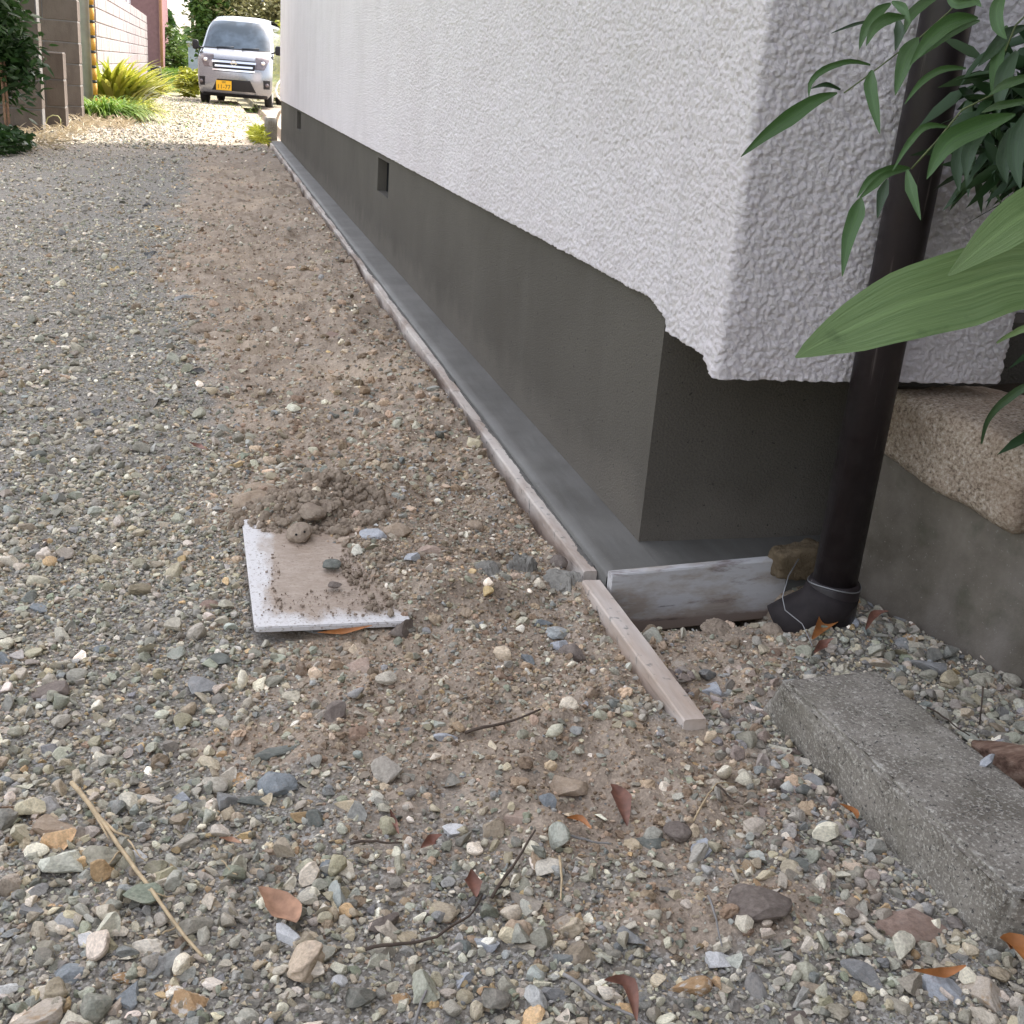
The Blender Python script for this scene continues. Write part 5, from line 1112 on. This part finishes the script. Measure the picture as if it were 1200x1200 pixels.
strap_clump('sword_leaf_plant', (-1.25, 24.6, .1), .34, 180, .65, .06, FG['yel'], 'farthest sword-leaved plant before the end of the pale wall', seed=3, arch=.8)
strap_clump('grassy_plant', (-1.42, 18.0, .0), .36, 700, .62, .022, FG['grass'], 'arching grass-like plant spilling over the drive edge', seed=4, arch=1.15)
strap_clump('grassy_plant', (-1.15, 18.8, .0), .30, 500, .6, .022, FG['yel'], 'yellowish trailing grass clump beside the arching grass-like plant', seed=5, arch=1.2)
strap_clump('variegated_plant', (-1.25, 20.4, .1), .30, 90, .6, .1, m_foliage('variegated_leaf', (.30, .36, .16, 1), (.62, .62, .48, 1)), 'white-edged broad leaves between the sword-leaved plants', seed=6, arch=.9)
for (x, y, hh, s_, lab) in ((-1.0, 33, .5, 7, 'low dark post standing at the grass edge, nearer one'), (-1.15, 34.2, .5, 8, 'low dark post standing at the grass edge, farther one')):
    o = MB().tube([(x - .25, y, 0), (x - .25, y, .62), (x - .25, y, .65)], [.09, .09, .07], 12).build('bollard', simple('bollard_black', (.03, .03, .035, 1), .6), None, True); tag(o, lab, 'bollard', 'low dark posts at the grass edge')
# dark bush at the left edge
def bush(name, cen, ext, n, ln, wd, mat, label, cat='bush', seed=0, trunk=True, clumps=26, group=None, droop=.5):
    root = empty(name, (cen[0], cen[1], 0), label, cat, group); foliage('crown', cen, ext, n, ln, wd, mat, root, seed, droop, clumps=clumps)
    if trunk:
        t = MB(); r = random.Random(seed); zc = cen[2]
        t.tube([(cen[0], cen[1], -.1), (cen[0] + .03, cen[1], zc * .6), (cen[0], cen[1] + .02, zc + ext[2] * .5)], [max(.03, ext[2] * .07), ext[2] * .05, .01], 8)
        for k in range(6): a = r.uniform(0, 6.28); t.tube([(cen[0], cen[1], zc * .55 + k * .05), (cen[0] + ext[0] * .6 * math.cos(a), cen[1] + ext[1] * .6 * math.sin(a), zc + ext[2] * r.uniform(-.2, .6))], [ext[2] * .03, .006], 6)
        t.build('trunk', ML['twig'], root, True)
    return root
bush('dark_bush', (-2.15, 12.1, 1.22), (.62, .75, .9), 15000, .10, .036, FG['dark'], 'dark green leafy bush overhanging the left edge of the drive', seed=11, clumps=60, droop=.9)
bush('dark_bush', (-2.35, 11.8, 2.0), (.6, .8, .7), 9000, .10, .036, FG['dark'], 'upper leafy branches above the dark bush at the left', seed=12, clumps=50, droop=.9, trunk=False)
foliage('ground_cover', (-1.95, 11.6, .10), (.42, .75, .14), 2200, .07, .035, FG['dark'], None, 13, .3)
for k, (px, lab) in enumerate(((9, 'thin reddish stake at the foot of the dark bush, left one'), (13, 'thin reddish stake at the foot of the dark bush, right one'))):
    b_ = on_z(px, 175, 0); tag(MB().tube([(b_.x, b_.y, 0), (b_.x - .01, b_.y, .75)], .012, 8).build('stake', ML['dry'], None, True), lab, 'stake', 'thin stakes at the bush')
wd_ = MB()
def wp(px, py): return at(px, py, 13.4)
wd_.tube([wp(13, 130), wp(18, 124), wp(24, 123), wp(30, 127), wp(36, 129), wp(42, 125), wp(47, 121), wp(51, 127), wp(52, 140), wp(52, 155)], [.012] * 10, 8)
wd_.tube([wp(25, 150), wp(28, 140), wp(31, 131), wp(28, 122), wp(23, 115), wp(22, 109), wp(26, 108), wp(30, 113), wp(30, 121), wp(33, 128)], [.010] * 10, 8)
wd_.tube([wp(52, 150), wp(56, 138), wp(62, 135), wp(68, 136), wp(71, 140), wp(71, 146)], .006, 8)
tag(wd_.build('bent_weed', simple('pale_weed_stalk', (.42, .42, .20, 1), .7), None, True), 'pale green-yellow arching weed stalks with a loop in front of the block pier', 'weed')
foliage('dry_grass', (-1.8, 14.3, .02), (.42, 2.4, .03), 1300, .12, .012, FG['straw'], None, 14, -1.2, 'box')
foliage('dry_grass', (-1.35, 17.2, .03), (.35, 1.2, .05), 900, .12, .012, FG['straw'], None, 16, -1.2, 'box')
foliage('drive_grass', (.1, 23, .02), (1.0, 6.0, .02), 700, .05, .010, FG['grass'], None, 15, -1., 'box')
# weeds, hose, small concrete corner at the far end of the house
foliage('weeds', (.60, 15.5, .07), (.07, .8, .10), 900, .12, .014, FG['yel'], None, 17, -1.)
noisy_poly('concrete_corner', [(.655, 15.1), (.80, 15.1), (.80, 15.5), (.655, 15.5)], [(.66, 15.11), (.795, 15.11), (.795, 15.49), (.66, 15.49)], -.05, .30, M['curb'], 'small concrete corner block behind the far end of the mortar strip', 'concrete block', .05)
hz = MB().tube([at(331, 128, 14.6), at(327, 133, 14.6), at(324, 142, 14.6), at(322, 155, 14.6), at(321, 166, 14.5)], .017, 10)
tag(hz.build('hose', simple('buff_hose', (.42, .34, .25, 1), .6), None, True), 'buff hose curving down at the far corner of the foundation', 'hose')
lp = MB().tube([at(329, 94, 14.9), at(325, 99, 14.9), at(323, 106, 14.9), at(325, 113, 14.9), at(330, 118, 14.9)], .013, 10)
tag(lp.build('white_tube', simple('white_tube', (.75, .73, .70, 1), .5), None, True), 'white tube bulging past the far edge of the stucco wall', 'tube')

# ------------------------------------------------------------------ beyond: field, shrubs, houses, trees
foliage('field_grass', (-2.6, 44, .36), (2.4, 9, .06), 14000, .22, .03, FG['grass'], None, 20, -1.4, 'box')
foliage('tall_grass', (-2.6, 60, .9), (1.6, 3, .55), 3800, .55, .05, FG['mid'], None, 21, -1.5, 'box')
bush('yellow_shrub', (-.42, 32.0, .32), (.34, .5, .34), 3000, .15, .05, FG['yel'], 'bright yellow-green shrub left of the van', seed=22, clumps=24)
bush('green_shrub', (-1.6, 52, 1.0), (.9, 1.0, .9), 3000, .22, .09, FG['mid'], 'light green shrub in the field beneath the sky gap', seed=23)
bush('dark_tree', (-2.55, 78, 2.4), (.65, 1.4, 1.5), 4500, .35, .14, FG['dark'], 'dark conifer-like tree beyond the field right of the maroon house', 'tree', seed=24)
bush('field_shrub', (-1.2, 70, .9), (1.6, 1.2, .7), 3500, .3, .12, FG['mid'], 'low rounded shrubs at the far side of the field', seed=29)
bush('broadleaf_tree', (.08, 37.5, 2.3), (.62, 1.0, 1.5), 6000, .17, .08, FG['mid'], 'green broadleaf tree overhanging behind the left side of the van', 'tree', seed=25, clumps=40)
bush('pale_hedge', (1.6, 38, 2.0), (2.0, 1.2, 1.15), 12000, .15, .07, FG['pale'], 'pale yellowish flowering hedge rising behind the van roof', 'hedge', seed=26, clumps=70)
bush('green_hedge', (1.9, 33.5, .9), (.9, .9, 1.0), 6000, .14, .06, FG['yel'], 'sunlit green shrub between the van and the white house', 'hedge', seed=27, clumps=36)
ph = empty('maroon_house', (-6, 48, 0), 'dull maroon-pink walled house with an orange-brown downpipe at its corner beyond the wall', 'house')
pm = simple('maroon_wall', (.24, .13, .14, 1), .8, .2); MB().box(-10, -1.66, 46, 56, 0, 6.2).build('wall', pm, ph); MB().box(-10.3, -1.35, 45.6, 56.4, 6.2, 6.4).build('roof', simple('dark_roof', (.07, .06, .06, 1)), ph)
MB().tube([(-1.60, 45.94, 0), (-1.60, 45.94, 6.2)], .055, 12).build('downpipe', simple('rust_orange_pipe', (.42, .20, .12, 1), .6), ph, True)
wn = MB().box(-5.2, -4.2, 45.97, 46.02, 2.6, 3.8).build('window', simple('window_frame', (.6, .6, .62, 1), .5), ph); MB().box(-5.12, -4.28, 45.95, 45.98, 2.68, 3.72).build('pane', simple('window_glass', (.08, .10, .12, 1), .08, .8), wn)
for k in range(30): pass
sh = empty('pale_shed', (-.3, 41, 0), 'pale blue-grey low shed panel half hidden by the tree left of the van', 'shed')
MB().box(-.62, .9, 41, 43, 0, 1.35).build('wall', simple('pale_blue_wall', (.42, .46, .55, 1), .6), sh); MB().box(-.68, .95, 40.9, 43.1, 1.35, 1.41).build('roof', simple('shed_roof', (.5, .52, .56, 1), .6), sh)
bh_ = empty('brown_roofed_house', (3.2, 58, 0), 'brown two-storey house peeping over the hedge behind the van', 'house')
MB().box(1.9, 7.0, 58, 66, 0, 4.6).build('wall', simple('brown_cladding', (.20, .15, .13, 1), .8), bh_)
rf = MB(); rf.add([(1.6, 57.6, 4.6), (7.3, 57.6, 4.6), (7.3, 66.4, 4.6), (1.6, 66.4, 4.6), (1.6, 62, 6.2), (7.3, 62, 6.2)], [(0, 1, 5, 4), (3, 4, 5, 2), (0, 4, 3), (1, 2, 5), (0, 3, 2, 1)]); rf.build('roof', simple('grey_roof', (.16, .16, .19, 1)), bh_)
for k in range(2): w_ = MB().box(2.3 + k * 1.8, 3.3 + k * 1.8, 57.95, 58.0, 2.7, 3.9).build('window', simple('window_frame2', (.5, .5, .52, 1), .5), bh_); MB().box(2.38 + k * 1.8, 3.22 + k * 1.8, 57.93, 57.96, 2.78, 3.82).build('pane', simple('window_glass2', (.10, .12, .15, 1), .08, .8), w_)
tag(MB().tube([(-.75, 66, 0), (-.78, 66, 9)], [.09, .06], 10).build('far_pole', simple('far_pole_grey', (.2, .2, .2, 1), .8), None, True), 'thin dark pole in the sky gap above the van', 'pole')
for i, (x, y, z, ex, ez, mt) in enumerate(((-9, 95, 2.2, 5, 2.4, 'dark'), (-1, 110, 1.6, 5, 1.6, 'mid'), (7, 90, 2.6, 5, 3, 'dark'), (-20, 70, 2.5, 5, 3, 'mid'), (-34, 90, 3, 8, 3.5, 'dark'), (18, 80, 3, 7, 3.5, 'mid'))):
    bush('distant_tree', (x, y, z), (ex, 3, ez), 3500, .6, .3, FG[mt], ['dark tree mass beyond the maroon house', 'low green tree line in the far sky gap', 'dark trees far behind the brown house', 'green tree left of the maroon house', 'big dark trees far to the left', 'green trees far to the right'][i], 'tree', seed=40 + i)
